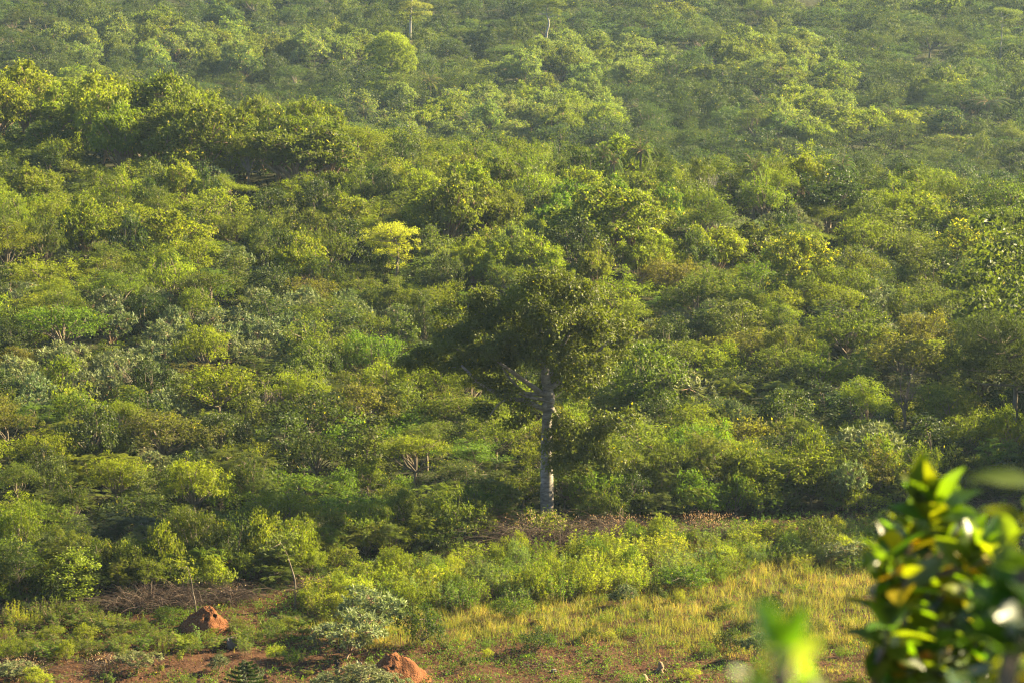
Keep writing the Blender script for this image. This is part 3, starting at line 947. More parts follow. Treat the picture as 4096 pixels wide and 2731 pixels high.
def person(label, px, py_head, rz, bend, shirt, lower, dress=False):
    p = at_depth(px, py_head, 143.0)
    gz = tz(p.x, 143.0)
    h = p.z - gz
    k = h / 1.70
    root = empty("person", (p.x, 143.0, gz), rz, (k, k, k))
    tag(root, label, "person")
    f = bend            # forward lean in metres at the head (towards -y)
    J = {"pelvis": ((0, 0, .95), .15, .11), "waist": ((0, -.2 * f, 1.10), .14, .10), "chest": ((0, -.6 * f, 1.30), .17, .11), "neck0": ((0, -.8 * f, 1.44), .075, .07), "neck1": ((0, -.86 * f, 1.50), .055, .055),
         "jaw": ((0, -.9 * f - .02, 1.555), .07, .078), "brow": ((0, -f - .005, 1.63), .082, .098), "top": ((0, -f + .01, 1.69), .05, .06)}
    B = [("pelvis", "waist"), ("waist", "chest"), ("chest", "neck0"), ("neck0", "neck1"), ("neck1", "jaw"), ("jaw", "brow"), ("brow", "top")]
    for s, n in ((-1, "l"), (1, "r")):
        J[n + "sh"] = ((s * .19, -.7 * f, 1.40), .062, .062); J[n + "el"] = ((s * .25, -.6 * f + .02, 1.12), .042, .042)
        J[n + "wr"] = ((s * .24, -.7 * f - .10, .90), .028, .024); J[n + "pa"] = ((s * .235, -.7 * f - .13, .83), .03, .017)
        B += [("chest", n + "sh"), (n + "sh", n + "el"), (n + "el", n + "wr"), (n + "wr", n + "pa")]
        for q in range(4):
            J[f"{n}f{q}"] = ((s * (.235 + .012), -.7 * f - .155 + .019 * q, .775 - .004 * (q % 2)), .0085, .0085)
            J[f"{n}g{q}"] = ((s * (.235 - .003), -.7 * f - .158 + .019 * q, .735 + .006 * abs(q - 1.5)), .0075, .0075)
            B += [(n + "pa", f"{n}f{q}"), (f"{n}f{q}", f"{n}g{q}")]
        J[n + "th"] = ((s * .215, -.7 * f - .175, .82), .009, .009); J[n + "t2"] = ((s * .2, -.7 * f - .19, .78), .008, .008)
        B += [(n + "wr", n + "th"), (n + "th", n + "t2")]
        J[n + "hip"] = ((s * .10, 0, .88), .095, .09); J[n + "kn"] = ((s * .11, -.03, .50), .058, .058); J[n + "an"] = ((s * .115, .02, .09), .038, .042); J[n + "to"] = ((s * .13, -.15, .035), .04, .028)
        B += [("pelvis", n + "hip"), (n + "hip", n + "kn"), (n + "kn", n + "an"), (n + "an", n + "to")]
    skin_mesh("body", J, B, M_SKIN, root, 2)
    g = lambda n, ex: (J[n][0], J[n][1] + ex, J[n][2] + ex)
    C = {"pelvis": ((0, 0, .90), .185, .14), "waist": g("waist", .03), "chest": g("chest", .025), "neck0": ((0, -.76 * f, 1.41), .10, .085)}
    CB = [("pelvis", "waist"), ("waist", "chest"), ("chest", "neck0")]
    for s, n in ((-1, "l"), (1, "r")):
        a, b = np.array(J[n + "sh"][0]), np.array(J[n + "el"][0])
        C[n + "sh"] = g(n + "sh", .018); C[n + "sl"] = (tuple(a * .35 + b * .65), .066, .066)
        CB += [("chest", n + "sh"), (n + "sh", n + "sl")]
    if dress:
        C["skirt"] = ((0, 0, .62), .23, .18); C["hem"] = ((0, 0, .38), .27, .21)
        CB += [("pelvis", "skirt"), ("skirt", "hem")]
        skin_mesh("dress", C, CB, shirt, root, 1)
    else:
        skin_mesh("shirt", C, CB, shirt, root, 1)
        D = {"pelvis": ((0, 0, .93), .165, .125)}
        DB = []
        for n in "lr":
            D[n + "hip"] = g(n + "hip", .018); D[n + "kn"] = g(n + "kn", .025); D[n + "an"] = g(n + "an", .03)
            DB += [("pelvis", n + "hip"), (n + "hip", n + "kn"), (n + "kn", n + "an")]
        skin_mesh("trousers", D, DB, lower, root, 1)
    skin_mesh("hair", {"a": ((0, -f + .03, 1.60), .075, .082), "b": ((0, -f + .022, 1.665), .083, .096), "c": ((0, -f + .02, 1.71), .05, .06)}, [("a", "b"), ("b", "c")], M_HAIR, root, 2)
    for s in (-1, 1):
        skin_mesh("ear", {"a": ((s * .083, -f + .0, 1.60), .012, .018), "b": ((s * .09, -f + .01, 1.63), .012, .018)}, [("a", "b")], M_SKIN, root, 1)
        skin_mesh("eye", {"a": ((s * .032, -f - .088, 1.625), .011, .006), "b": ((s * .044, -f - .084, 1.625), .010, .006)}, [("a", "b")], M_EYE, root, 1)
    skin_mesh("nose", {"a": ((0, -f - .09, 1.625), .012, .012), "b": ((0, -f - .108, 1.59), .019, .014)}, [("a", "b")], M_SKIN, root, 1)
    skin_mesh("mouth", {"a": ((-.022, -f - .083, 1.555), .008, .007), "b": ((.022, -f - .083, 1.555), .008, .007)}, [("a", "b")], M_LIP, root, 1)
M_EYE = noise_material("eye_white", [(0.5, 0.48, 0.44), (0.55, 0.52, 0.48)], 3, bump=0, rough=0.3)
M_LIP = noise_material("lips", [(0.05, 0.018, 0.014), (0.06, 0.024, 0.018)], 3, bump=0, rough=0.5)
person("standing person in a dark shirt and dark trousers half hidden by silver leaves", 1348, 2636, 0.15, 0.02, M_NAVY, M_NAVY)
person("person in a maroon dress with pale patches bending beside the termite mound", 1440, 2634, -0.4, 0.22, M_PRINT, None, dress=True)

# ------------------------------------------------------------------ tints
def mixc(a, b, t):
    return tuple(x * (1 - t) + y * t for x, y in zip(a, b))
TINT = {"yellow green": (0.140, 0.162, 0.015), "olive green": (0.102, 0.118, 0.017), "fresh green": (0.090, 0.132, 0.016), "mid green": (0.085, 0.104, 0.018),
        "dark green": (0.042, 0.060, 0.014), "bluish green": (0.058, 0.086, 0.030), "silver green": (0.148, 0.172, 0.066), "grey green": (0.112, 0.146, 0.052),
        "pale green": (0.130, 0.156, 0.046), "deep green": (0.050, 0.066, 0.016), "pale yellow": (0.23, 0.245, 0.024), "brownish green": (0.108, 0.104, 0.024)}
RS = random.Random(7)
PLACED = []       # (x, y, r)
THINGS = []       # (object, kind words, tint word, size word, x, y, top z)

def put(kind, x, y, radius, height, tint, rz=None, variant=None, tilt=(0, 0)):
    ps = PROTOS[kind]
    p = ps[RS.randrange(len(ps))] if variant is None else ps[variant % len(ps)]
    sx = radius / p.radius; sz = height / p.height
    c = TINT[tint]
    j = RS.uniform(0.85, 1.18)
    c = tuple(v * j * RS.uniform(0.94, 1.06) for v in c)
    z = tz(x, y)
    o = plant(p, (x, y, z), RS.uniform(0, 6.283) if rz is None else rz, (sx * RS.uniform(0.92, 1.08), sx * RS.uniform(0.92, 1.08), sz), c, tilt=tilt)
    PLACED.append((x, y, radius))
    THINGS.append([o, kind, tint, radius, x, y, z + height])
    return o

def put_px(kind, px, py_top, depth, wpx, tint, hpx=None, label=None, cat=None, **kw):
    """a plant whose top shows at row py_top, wpx wide, at world distance depth"""
    S = scale_at(depth)
    t = at_depth(px, py_top, depth)
    z = tz(t.x, depth)
    h = max(t.z - z, 1.0)
    o = put(kind, t.x, depth, wpx / S / 2, h, tint, **kw)
    if label:
        tag(o, label, cat or "tree"); THINGS.pop()
    return o
def put_ground(kind, px, py, wpx, hpx, tint, label=None, cat=None, group=None, **kw):
    b = ground(px, py)
    S = scale_at(b.y)
    o = put(kind, b.x, b.y, wpx / S / 2, hpx / S, tint, **kw)
    if label:
        tag(o, label, cat or "shrub", group); THINGS.pop()
    return o

def solve_depth(px, py, height, y0=132.0):
    d = ray(px, py)
    y = y0
    while y < 700:
        p = Vector((0, 0, CAM_Z)) + d * (y / d.y)
        if p.z - tz(p.x, p.y) <= height:
            return y
        y += 0.5
    return y
def top_at(kind, px, py, wpx, height, tint, label=None, cat=None, **kw):
    """plant of a given height in metres whose top shows at px, py and which is wpx wide in the photograph"""
    return put_px(kind, px, py, solve_depth(px, py, height), wpx, tint, label=label, cat=cat, **kw)

# ---- trees that stand out
def build_special(name, label, px, py_top, height, lobes, tint, trunk_pts, mat, per_area, leaf, tr_w, seed, bark, limbs=(), nleaf=24, droop=0.3, sig=0.15, up=0.8, zmin=-0.4, shell=(0.7, 1.1), y0=132.0, yellow=0.0, fl=0.42):
    """hand-shaped tree; lobes and trunk given in photograph pixels"""
    Y = solve_depth(px, py_top, height, y0)
    S = scale_at(Y)
    top = at_depth(px, py_top, Y)
    b = np.array([top.x, Y, tz(top.x, Y)])
    rng = np.random.default_rng(seed)
    def loc(q):
        p = at_depth(q[0], q[1], Y); return np.array([p.x - b[0], rng.normal(0, 0.5), p.z - b[2]])
    L = []
    for (x, y, r) in lobes:
        for k in range(2 if r > 40 else 1):
            c = loc((x, y)); R = r / S
            c[1] += rng.uniform(0.3, 0.9) * R * (1 if k else -1)
            L.append([*c, R, R, R * fl * (1.5 if droop > 0.5 else 1)])
    L = np.array(L)
    v, f, t, tp = foliage(rng, L, per_area, nleaf, leaf, leaf * 0.5, droop=droop, sig=sig, up=up, zmin=zmin, shell=shell, cull=0.5, yellow=yellow, ret_tufts=True)
    root = empty(name, b)
    tag(root, label, "tree")
    link("crown", with_mat(leaf_mesh("crown", [(v, f, t)]), mat), None, root, tint)
    T = Tubes(8)
    P = [loc(q) for q in trunk_pts]
    for p in P: p[1] = 0
    P = [np.array([P[0][0], 0, -0.3])] + P
    P = curve(P, 18)
    T.add(P, np.linspace(tr_w, tr_w * 0.45, 18) / S, lump=0.05, rng=rng)
    for l in L:
        c = l[:3]; k = np.argmin(np.linalg.norm(P - c, axis=1) + (P[:, 2] > c[2]) * 1.0 + (np.arange(18) < 8) * 2)
        a = P[k]
        T.add(curve([a, (a + c) / 2 - [0, 0, 0.1], c], 6), np.linspace(tr_w * 0.45, tr_w * 0.12, 6) / S)
    link("trunk", with_mat(T.mesh("trunk"), bark), None, root)
    PLACED.append((b[0], b[1], 2.0))
    return root

build_special("drooping_tree", "bright lime tree with drooping rounded crown above the far slope's canopy", 1560, 138, 14.5,
              [(1545, 165, 42), (1500, 200, 34), (1585, 175, 46), (1620, 205, 40), (1640, 245, 30), (1560, 230, 55), (1500, 250, 30), (1610, 270, 34), (1650, 275, 16), (1570, 295, 34), (1610, 320, 16), (1520, 285, 20),
               (1545, 345, 40), (1500, 355, 36), (1595, 345, 38), (1470, 380, 32), (1610, 385, 34), (1560, 390, 42), (1500, 420, 30), (1590, 430, 30)],
              (0.20, 0.23, 0.020), [(1545, 420), (1550, 330), (1556, 285), (1570, 240), (1575, 190)], M_LEAF, 5.0, 0.20, 8, 51, M_BARK, droop=0.7, yellow=0.0, fl=0.55)
build_special("layered_tree", "pale yellow tree in flat airy layers standing behind the tall tree", 1560, 895, 7.0,
              [(1560, 908, 55), (1500, 930, 45), (1620, 925, 50), (1470, 960, 40), (1560, 945, 70), (1640, 965, 40), (1510, 980, 45), (1600, 990, 50), (1655, 1000, 24), (1550, 1015, 50), (1590, 1050, 40), (1620, 1030, 36)],
              (0.30, 0.30, 0.035), [(1585, 1150), (1590, 1040), (1588, 980), (1565, 930)], M_LEAF, 4.4, 0.16, 7, 52, M_BARK, nleaf=18, droop=0.05, up=1.5, zmin=-0.2, fl=0.15)
build_special("bare_stemmed_tree", "pale tree with two white stems at the top edge", 1645, -60, 16.0,
              [(1640, 20, 42), (1690, 25, 40), (1610, 40, 36), (1650, 60, 30), (1700, 55, 30), (1625, 75, 22), (1590, 30, 22), (1640, -20, 50)],
              (0.20, 0.20, 0.05), [(1640, 200), (1641, 115), (1643, 60), (1648, 0)], M_LEAF, 4.0, 0.2, 7, 53, M_PALE, droop=0.1, up=1.2, fl=0.3)
build_special("slender_tree", "slender tree with a long bare pale trunk at the top edge", 2190, -40, 16.0,
              [(2190, 0, 40), (2150, 20, 34), (2225, 15, 36), (2140, 45, 24), (2215, 45, 28), (2180, -30, 40), (2130, 55, 14), (2228, 58, 14)],
              (0.13, 0.15, 0.035), [(2186, 230), (2186, 140), (2196, 95), (2186, 50), (2194, -10)], M_LEAF, 4.5, 0.2, 6, 54, M_PALE, droop=0.3)
build_special("airy_tree", "tall airy tree with tufted light branches near the upper corner", 4000, 22, 15.0,
              [(4000, 40, 30), (4050, 50, 34), (3975, 75, 26), (4030, 90, 30), (4065, 80, 16), (3965, 110, 18), (4010, 125, 26), (4035, 150, 22), (3985, 160, 20), (4020, 185, 24), (4045, 180, 14), (3990, 205, 14)],
              (0.13, 0.155, 0.04), [(4002, 300), (4002, 215), (4006, 150), (4010, 70)], M_LEAF, 5.0, 0.18, 4.5, 55, M_PALE, droop=0.2, up=1.1, fl=0.3)
build_special("dark_tree", "big dark spreading tree with forked bare limbs by the shaded edge", 3975, 1275, 9.5,
              [(3900, 1330, 75), (3990, 1310, 90), (4080, 1320, 90), (3850, 1400, 70), (3950, 1390, 90), (4050, 1400, 95), (4150, 1380, 90), (3830, 1470, 55), (3900, 1470, 70), (4000, 1470, 80), (4120, 1470, 80), (3870, 1530, 40), (4090, 1530, 50), (4160, 1550, 40)],
              (0.045, 0.058, 0.014), [(4058, 1800), (4060, 1640), (4062, 1560), (4050, 1470), (4010, 1380)], M_LEAF, 4.2, 0.15, 13, 56, M_BARK, droop=0.15, up=1.1, fl=0.5)
build_special("yellowing_tree", "open tree with yellow leaves along bare forking branches on the slope", 3160, 965, 6.8,
              [(3110, 1000, 45), (3180, 985, 55), (3250, 985, 45), (3080, 1040, 40), (3150, 1040, 60), (3220, 1040, 55), (3300, 1020, 36), (3330, 1010, 22), (3280, 1070, 40), (3120, 1090, 40), (3200, 1100, 45), (3090, 1130, 25), (3260, 1120, 30)],
              (0.13, 0.145, 0.022), [(3155, 1230), (3160, 1170), (3165, 1110), (3180, 1040)], M_BIGLEAF, 2.2, 0.27, 8, 57, M_BARK, nleaf=20, droop=0.6, yellow=0.14, up=0.5, shell=(0.5, 1.2), fl=0.6)
build_special("yellowing_tree", "thin crowned tree with yellow speckled leaves over reddish bare branches", 3830, 905, 6.8,
              [(3780, 930, 35), (3850, 920, 45), (3920, 930, 40), (3770, 980, 30), (3830, 975, 45), (3900, 975, 45), (3950, 960, 25), (3810, 1025, 30), (3870, 1030, 40)],
              (0.11, 0.13, 0.022), [(3820, 1150), (3818, 1080), (3825, 1040), (3840, 980)], M_BIGLEAF, 2.0, 0.27, 7, 58, M_TWIG, nleaf=18, droop=0.6, yellow=0.16, up=0.5, shell=(0.5, 1.2), fl=0.6)

# plants that can be told apart, in the photograph's pixels
top_at("draped", 1460, 690, 270, 5.5, "dark green", "broad dark green dense tree left of the yellow speckled trees", "tree", variant=1)
top_at("draped", 2655, 700, 120, 5.5, "dark green", "small round dark crown rising between two yellow green trees", "tree", variant=2)
top_at("draped", 900, 490, 230, 6, "dark green", "dark creeper covered tree beside the big yellow green grove", "tree", variant=4)
top_at("draped", 2570, 1410, 330, 5.5, "fresh green", "vivid green leafy tree just right of the tall tree's crown", "tree", variant=2)
top_at("silver", 2690, 1490, 330, 4.0, "silver green", "wide silver leaved shrub below the vivid green tree right of the trunk", "shrub")
top_at("silver", 3480, 1700, 300, 4.0, "silver green", "silver leaved shrub with drooping leaves at the shaded wood edge", "shrub")
top_at("silver", 2930, 1610, 140, 3.6, "grey green", "small grey green shrub right of the wide silver shrub", "shrub")
top_at("compound", 700, 1010, 170, 4.5, "fresh green", "light green rounded tree rising from the grey green shrubs", "tree")
top_at("round", 300, 1575, 170, 4.0, "fresh green", "vivid lime topped tree near the left edge of the slope", "tree", variant=2)
top_at("compound", 420, 1610, 160, 3.6, "fresh green", "lime green shrub with hanging leaves beside the lime topped tree", "shrub")
top_at("round", 1260, 1290, 300, 4.8, "olive green", "domed olive tree left of the tall tree's crown", "tree", variant=3)
top_at("round", 3390, 1250, 340, 5, "olive green", "domed olive tree with fine twigs right of centre on the slope", "tree", variant=0)
top_at("draped", 3130, 1200, 90, 4.6, "dark green", "narrow dark green tower of creepers beside the domed olive tree", "tree", variant=0)
top_at("draped", 3320, 700, 330, 5.5, "dark green", "broad dark crown on the crest below the palms", "tree", variant=5)
top_at("round", 2790, 1120, 260, 4.6, "mid green", "rounded mid green tree right of the tall tree's top", "tree", variant=4)
top_at("large", 1790, 740, 330, 7.5, "olive green", "yellow speckled tree with visible grey branches behind the tall tree", "tree", variant=2)
top_at("large", 2430, 770, 440, 7.5, "olive green", "widest yellow speckled tree on the slope right of the tall tree", "tree", variant=5)
top_at("large", 640, 440, 430, 8, "olive green", "biggest yellow green grove tree with fine pale branches near the left crest", "tree", variant=1)
top_at("large", 1180, 500, 380, 7.5, "olive green", "broad loose yellow green tree right of the biggest grove tree", "tree", variant=0)
top_at("draped", 2300, 1060, 90, 4, "dark green", "little dark shrub tower behind the tall tree's crown", "tree", variant=3)
for px, py, w, lb in ((3946, 375, 170, "largest palm with hanging dead fronds near the upper right"), (3560, 420, 130, "palm with glinting arched fronds above the pale grove"), (3470, 425, 110, "palm with shining fronds left of another on the pale grove"),
                      (3040, 375, 110, "palm with bright spiky fronds among dark crowns"), (2560, 540, 120, "feathered palm right of a pair of palms in the pale band"), (2460, 585, 90, "lower palm of the pair on the pale band's edge"),
                      (2410, 560, 90, "left palm of the pair on the pale band's edge"), (1865, 445, 120, "single palm in the middle of the pale green band"), (1640, 155, 90, "palm just behind the drooping lime tree"),
                      (1720, 290, 100, "palm below and right of the drooping lime tree"), (210, 320, 110, "dark palm above the left grove"), (660, 300, 90, "small palm above the biggest grove tree"),
                      (100, 110, 80, "palm in the top left corner's dark woods"), (1255, 470, 100, "palm behind the loose yellow green tree"), (1460, 410, 110, "dark palm below the drooping lime tree"),
                      (3370, 610, 110, "palm on the crest's edge under the pale grove"), (3020, 610, 100, "palm left of another along the crest"), (3790, 430, 110, "bushy palm left of the largest palm"), (4030, 690, 110, "palm at the far end of the crest")):
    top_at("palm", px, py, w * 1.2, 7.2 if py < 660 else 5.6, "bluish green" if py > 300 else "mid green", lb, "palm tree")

def bare_tree(px, py_top, height, wpx, label, seed):
    Y = solve_depth(px, py_top, height); t = at_depth(px, py_top, Y); z = tz(t.x, Y)
    rng = np.random.default_rng(seed); R = wpx / scale_at(Y) / 2
    root = empty("bare_tree", (t.x, Y, z)); tag(root, label, "tree")
    T = Tubes(5)
    T.add(curve([[0, 0, -.2], [0.1, 0, height * .3], [0, 0, height * .55]], 6), np.linspace(.13, .08, 6))
    for k in range(9):
        a = rng.uniform(0, 6.28); e = np.array([math.cos(a) * R * rng.uniform(.5, 1), math.sin(a) * R, height * rng.uniform(.75, 1)]); b0 = np.array([0.03, 0, height * rng.uniform(.35, .55)])
        P = curve([b0, (b0 + e) / 2 + rng.normal(0, .15, 3), e], 7); T.add(P, np.linspace(.06, .012, 7))
        for q in range(6):
            b1 = P[rng.integers(2, 6)]; T.add([b1, b1 + rng.normal(0, .22, 3) + [0, 0, .15], b1 + rng.normal(0, .35, 3) + [0, 0, .35]], [.02, .014, .006])
    link("trunk", with_mat(T.mesh("trunk"), M_BARK if seed != 1 else M_PALE), None, root)
    PLACED.append((t.x, Y, 1.3))
bare_tree(2830, 680, 6.0, 110, "pale leafless snag on the crest", 1)
bare_tree(1050, 1540, 4.0, 200, "grey twiggy tree with pods on the left slope", 2)
bare_tree(3620, 1480, 5.5, 220, "tree of bare pale branches beside the big dark tree", 3)
bare_tree(540, 1460, 3.7, 180, "thin brown twiggy tree in the left slope's silver shrubs", 5)

# sapling and small plants of the clearing
build_special("sapling", "slim yellow lit sapling in front of the dry brush", 735, 2225, 4.0,
              [(700, 2240, 22), (745, 2240, 24), (765, 2265, 22), (730, 2275, 30), (715, 2310, 20), (745, 2305, 18)],
              (0.16, 0.17, 0.02), [(782, 2420), (772, 2370), (765, 2320), (750, 2270)], M_LEAF, 8.0, 0.17, 3.2, 60, M_BARK, nleaf=12, droop=0.3, sig=0.09, fl=0.7)
build_special("leaning_tree", "small leaning tree with pale leaves at the wood's edge", 1130, 2120, 4.6,
              [(1100, 2140, 36), (1160, 2150, 40), (1060, 2170, 30), (1130, 2190, 34), (1190, 2200, 26), (1160, 2225, 22)],
              (0.12, 0.14, 0.04), [(1180, 2330), (1165, 2270), (1145, 2210), (1125, 2170)], M_LEAF, 6.0, 0.17, 4.5, 61, M_BARK, nleaf=16, droop=0.3, sig=0.1)
put_ground("bush", 2120, 2165, 300, 125, "yellow green", "vine covered bush draped against the tall tree's foot", variant=3)
put_ground("bush", 2265, 2140, 150, 60, "olive green", "low vines just right of the tall tree's foot", variant=1)
put_ground("silver", 1400, 2640, 330, 190, "silver green", "big silver leaved shrub behind the termite mound and the people", variant=0)
put_ground("silver", 1490, 2560, 300, 190, "silver green", "tall silver leaved shrub overhanging the termite mound", variant=3)
put_ground("bush", 1690, 2585, 190, 170, "dark green", "dark glossy bush right of the silver shrub by the mound", variant=1)
put_ground("silver", 1440, 2790, 260, 125, "silver green", "low silver shrub hiding the people's legs", variant=1)
put_ground("silver", 1560, 2800, 200, 95, "silver green", "low silver shrub in front of the flat topped mound", variant=2)
put_ground("silver", 1300, 2790, 150, 100, "grey green", "grey green shrub left of the standing person's legs", variant=4)
put_ground("bush", 2140, 2615, 150, 95, "dark green", "low dark green bush on the edge of the golden grass", variant=2)
put_ground("weed", 1945, 2600, 50, 56, "fresh green", "little round green bush left of the low dark bush")
put_ground("bush", 1950, 2640, 55, 40, "pale yellow", "small yellow and green bush on bare soil", variant=4)
put_ground("bush", 2360, 2560, 70, 60, "dark green", "small dark leafy seedling alone in the golden grass", variant=3)
put_ground("bush", 2920, 2600, 130, 80, "dark green", "dark low bush in the golden grass near the near leaves", variant=0)
put_ground("weed", 2835, 2630, 70, 80, "fresh green", "upright green bush left of the dark low bush")
put_ground("silver", 3020, 2640, 120, 110, "grey green", "grey glossy bush beside the blurred near leaves", variant=3)
put_ground("bush", 3090, 2500, 110, 120, "dark green", "dark bush behind the blurred near leaves", variant=5)
put_ground("bush", 2055, 2480, 150, 105, "fresh green", "dense bright bush at the foot of the weedy strip", variant=3)
put_ground("bush", 2740, 2360, 230, 90, "fresh green", "wide low green bush between weedy strip and golden grass", variant=5)
put_ground("bush", 3265, 2230, 180, 150, "mid green", "cone shaped green bush at the back of the clearing", variant=0)
put_ground("silver", 3380, 2260, 170, 90, "silver green", "pale leaved bush right of the cone shaped bush", variant=2)
put_ground("silver", 2500, 2430, 110, 90, "grey green", "grey leaved bush at the upper edge of the golden grass", variant=1)
put_ground("bush", 2720, 2420, 50, 60, "pale yellow", "little bright yellow bush at the top of the golden grass", variant=1)
put_ground("weed", 2540, 2745, 90, 60, "fresh green", "bright seedling bush by the sprouting stump", variant=3)
put_ground("bush", 2760, 2725, 90, 45, "pale yellow", "yellow leaved little bush right of the broken stump", variant=2)
put_ground("weed", 2290, 2755, 100, 60, "fresh green", "fresh green bush cut by the lower edge", variant=1)
put_ground("bush", 690, 2500, 130, 70, "fresh green", "yellow flecked bush leaning on the left flank of the holed mound", variant=2)
put_ground("cassava", 785, 2590, 60, 105, "fresh green", "slender cassava plant in front of the holed mound")
put_ground("weed", 1170, 2660, 110, 75, "fresh green", "bright leafy bush right of the dark tiered sapling", variant=0)
put_ground("bush", 1100, 2640, 90, 60, "pale yellow", "yellow leaved bush behind the bright leafy bush", variant=3)
put_ground("weed", 980, 2625, 70, 95, "grey green", "thin pale leaved seedling right of the boulder", variant=4)
put_ground("bush", 140, 2745, 130, 70, "pale yellow", "yellow green bush in the lower left corner", variant=0)
put_ground("weed", 200, 2500, 160, 120, "mid green", "rounded weedy bush at the left end of the clearing", variant=2)
for px, py, w, h, lb in ((50, 2500, 60, 110, "tallest upright weed at the left edge of the clearing"), (105, 2510, 60, 85, "second upright weed from the left edge"), (150, 2510, 50, 70, "third upright weed from the left edge")):
    put_ground("weed", px, py, w, h, "pale yellow", lb, "weed")
put_ground("silver", 880, 2695, 90, 75, "grey green", "thin grey leaved plant left of the dark tiered sapling", variant=1)
put_ground("silver", 550, 2690, 170, 90, "silver green", "spindly silver plant on bare stems over the tilled soil", variant=4)
put_ground("silver", 60, 2720, 200, 80, "silver green", "dry silver leaved weeds at the lower left", variant=0)

def tiered_sapling(label, px, py, hpx):
    b = ground(px, py); S = scale_at(b.y); H = hpx / S
    rng = np.random.default_rng(77)
    root = empty("tiered_sapling", b)
    tag(root, label, "sapling")
    T = Tubes(6)
    T.add(curve([[0, 0, -0.1], [0.02, 0, H * 0.5], [0, 0, H * 0.95]], 8), np.linspace(0.045, 0.015, 8))
    P, D, Nn = [], [], []
    for z in np.linspace(0.25, 0.98, 7):
        for k in range(5 if z < 0.9 else 4):
            a = k * 2 * math.pi / 5 + z * 9
            Ls = H * 0.85 * (1.08 - z) + 0.14
            u = np.linspace(0, 1, 20)[:, None]
            p = np.array([0, 0, z * H]) + u * Ls * np.array([math.cos(a), math.sin(a), 0]) + np.array([0, 0, 1.0]) * (0.22 * u ** 2 * Ls)
            T.add(p[::6], [0.014, 0.01, 0.008, 0.004])
            sd = np.array([-math.sin(a), math.cos(a), 0])
            for q in range(1, 20):
                for sg in (-1, 1):
                    for rep in range(2):
                        P.append(p[q] + rng.normal(0, 0.015, 3)); D.append(sd * sg * 0.5 + [0, 0, -1.0] + rng.normal(0, 0.15, 3)); Nn.append(sd * sg + [0, 0, .3] + rng.normal(0, .2, 3))
    P, D, Nn = np.array(P), unit(np.array(D)), np.array(Nn)
    Ls = rng.uniform(0.10, 0.17, len(P))
    v, f = leaf_cards(rng, P, D, Nn, Ls, Ls * 0.42, 0.1)
    t = np.clip(0.45 + rng.normal(0, 0.16, len(P)), 0, 0.88)
    link("foliage", with_mat(leaf_mesh("foliage", [(v, f, np.repeat(t, 2))]), M_GLOSSY), None, root, (0.045, 0.07, 0.01))
    link("stem", with_mat(T.mesh("stem"), M_BARK), None, root)
tiered_sapling("dark green sapling with tiers of drooping leaves on the tilled soil", 990, 2775, 135)

# dead brush: tangles of bent dry stems
M_DRY = tone_material("dry_stems", [(0.0, (0.028, 0.018, 0.013)), (0.5, (0.075, 0.048, 0.034)), (1.0, (0.20, 0.145, 0.10))])  # ramp kept dark: the thicket's shade is put into the stem colour
M_DRYLEAF = tone_material("dry_leaves", [(0.0, (0.16, 0.09, 0.04)), (0.5, (0.34, 0.23, 0.11)), (1.0, (0.52, 0.40, 0.24))], trans=0.3, tboost=(1.2, 1.0, 0.7))
def dry_brush(px, py, wpx, hpx, n, label, seed, leaves=0, dpt=1.2):
    b = ground(px, py); S = scale_at(b.y)
    rx = wpx / S / 2; h = hpx / S
    rng = np.random.default_rng(seed)
    vs, fs, ts = [], [], []
    cnt = 0
    u = np.linspace(0, 1, 6)
    for k in range(n):
        x0 = rng.uniform(-rx, rx); y0 = rng.normal(0, dpt * 0.5)
        a = rng.uniform(0, 6.28); ln = rng.uniform(0.5, 2.8) * h
        hh = h * (1 - 0.75 * (x0 / rx) ** 2) * rng.uniform(0.25, 1.15)
        x = x0 + math.cos(a) * ln * u; y = y0 + math.sin(a) * ln * u * 0.6
        z = hh * (np.sin(u * math.pi * rng.uniform(0.45, 0.95)) * rng.uniform(0.5, 1.0)) + rng.uniform(0, 0.35) * h * (1 - u)
        p = np.stack([x, y, z], -1) + rng.normal(0, 0.02, (6, 3))
        w = rng.uniform(0.004, 0.015) * np.linspace(1.2, 0.5, 6)[:, None]
        tg = unit(np.gradient(p, axis=0)); sd = unit(np.cross(tg, rng.normal(0, 1, 3))); up = np.cross(tg, sd)
        ring = np.stack([p + sd * w, p - sd * w * 0.5 + up * w * 0.87, p - sd * w * 0.5 - up * w * 0.87], 1).reshape(-1, 3)
        for i in range(5):
            for j in range(3):
                q = [i * 3 + j, i * 3 + (j + 1) % 3, i * 3 + 3 + (j + 1) % 3, i * 3 + 3 + j]
                fs.append([e + cnt for e in q])
        vs.append(ring); cnt += 18
        ts.append(np.full(15, rng.uniform(0, 1) ** 1.5))
    root = empty("dry_brush", b)
    tag(root, label, "dead bush")
    link("stem", with_mat(mesh_from("stem", np.concatenate(vs), 4, np.array(fs), {"tone": np.concatenate(ts)}), M_DRY), None, root)
    if leaves:
        P = np.stack([rng.normal(0, rx * 0.5, leaves), rng.normal(0, dpt * 0.3, leaves), h * rng.uniform(0.35, 1.1, leaves)], -1)
        D = unit(rng.normal(0, 0.5, (leaves, 3)) + [0, 0, -0.9])
        v, f = leaf_cards(rng, P, D, unit(rng.normal(0, 1, (leaves, 3))), rng.uniform(0.09, 0.17, leaves), rng.uniform(0.03, 0.06, leaves))
        link("dry_leaf", with_mat(leaf_mesh("dry_leaf", [(v, f, np.repeat(rng.uniform(0.2, 1, leaves), 2))]), M_DRYLEAF), None, root)["kind"] = "stuff"
    return root
dry_brush(120, 2450, 260, 60, 420, "dark dry brush under the trees at the left edge", 1)
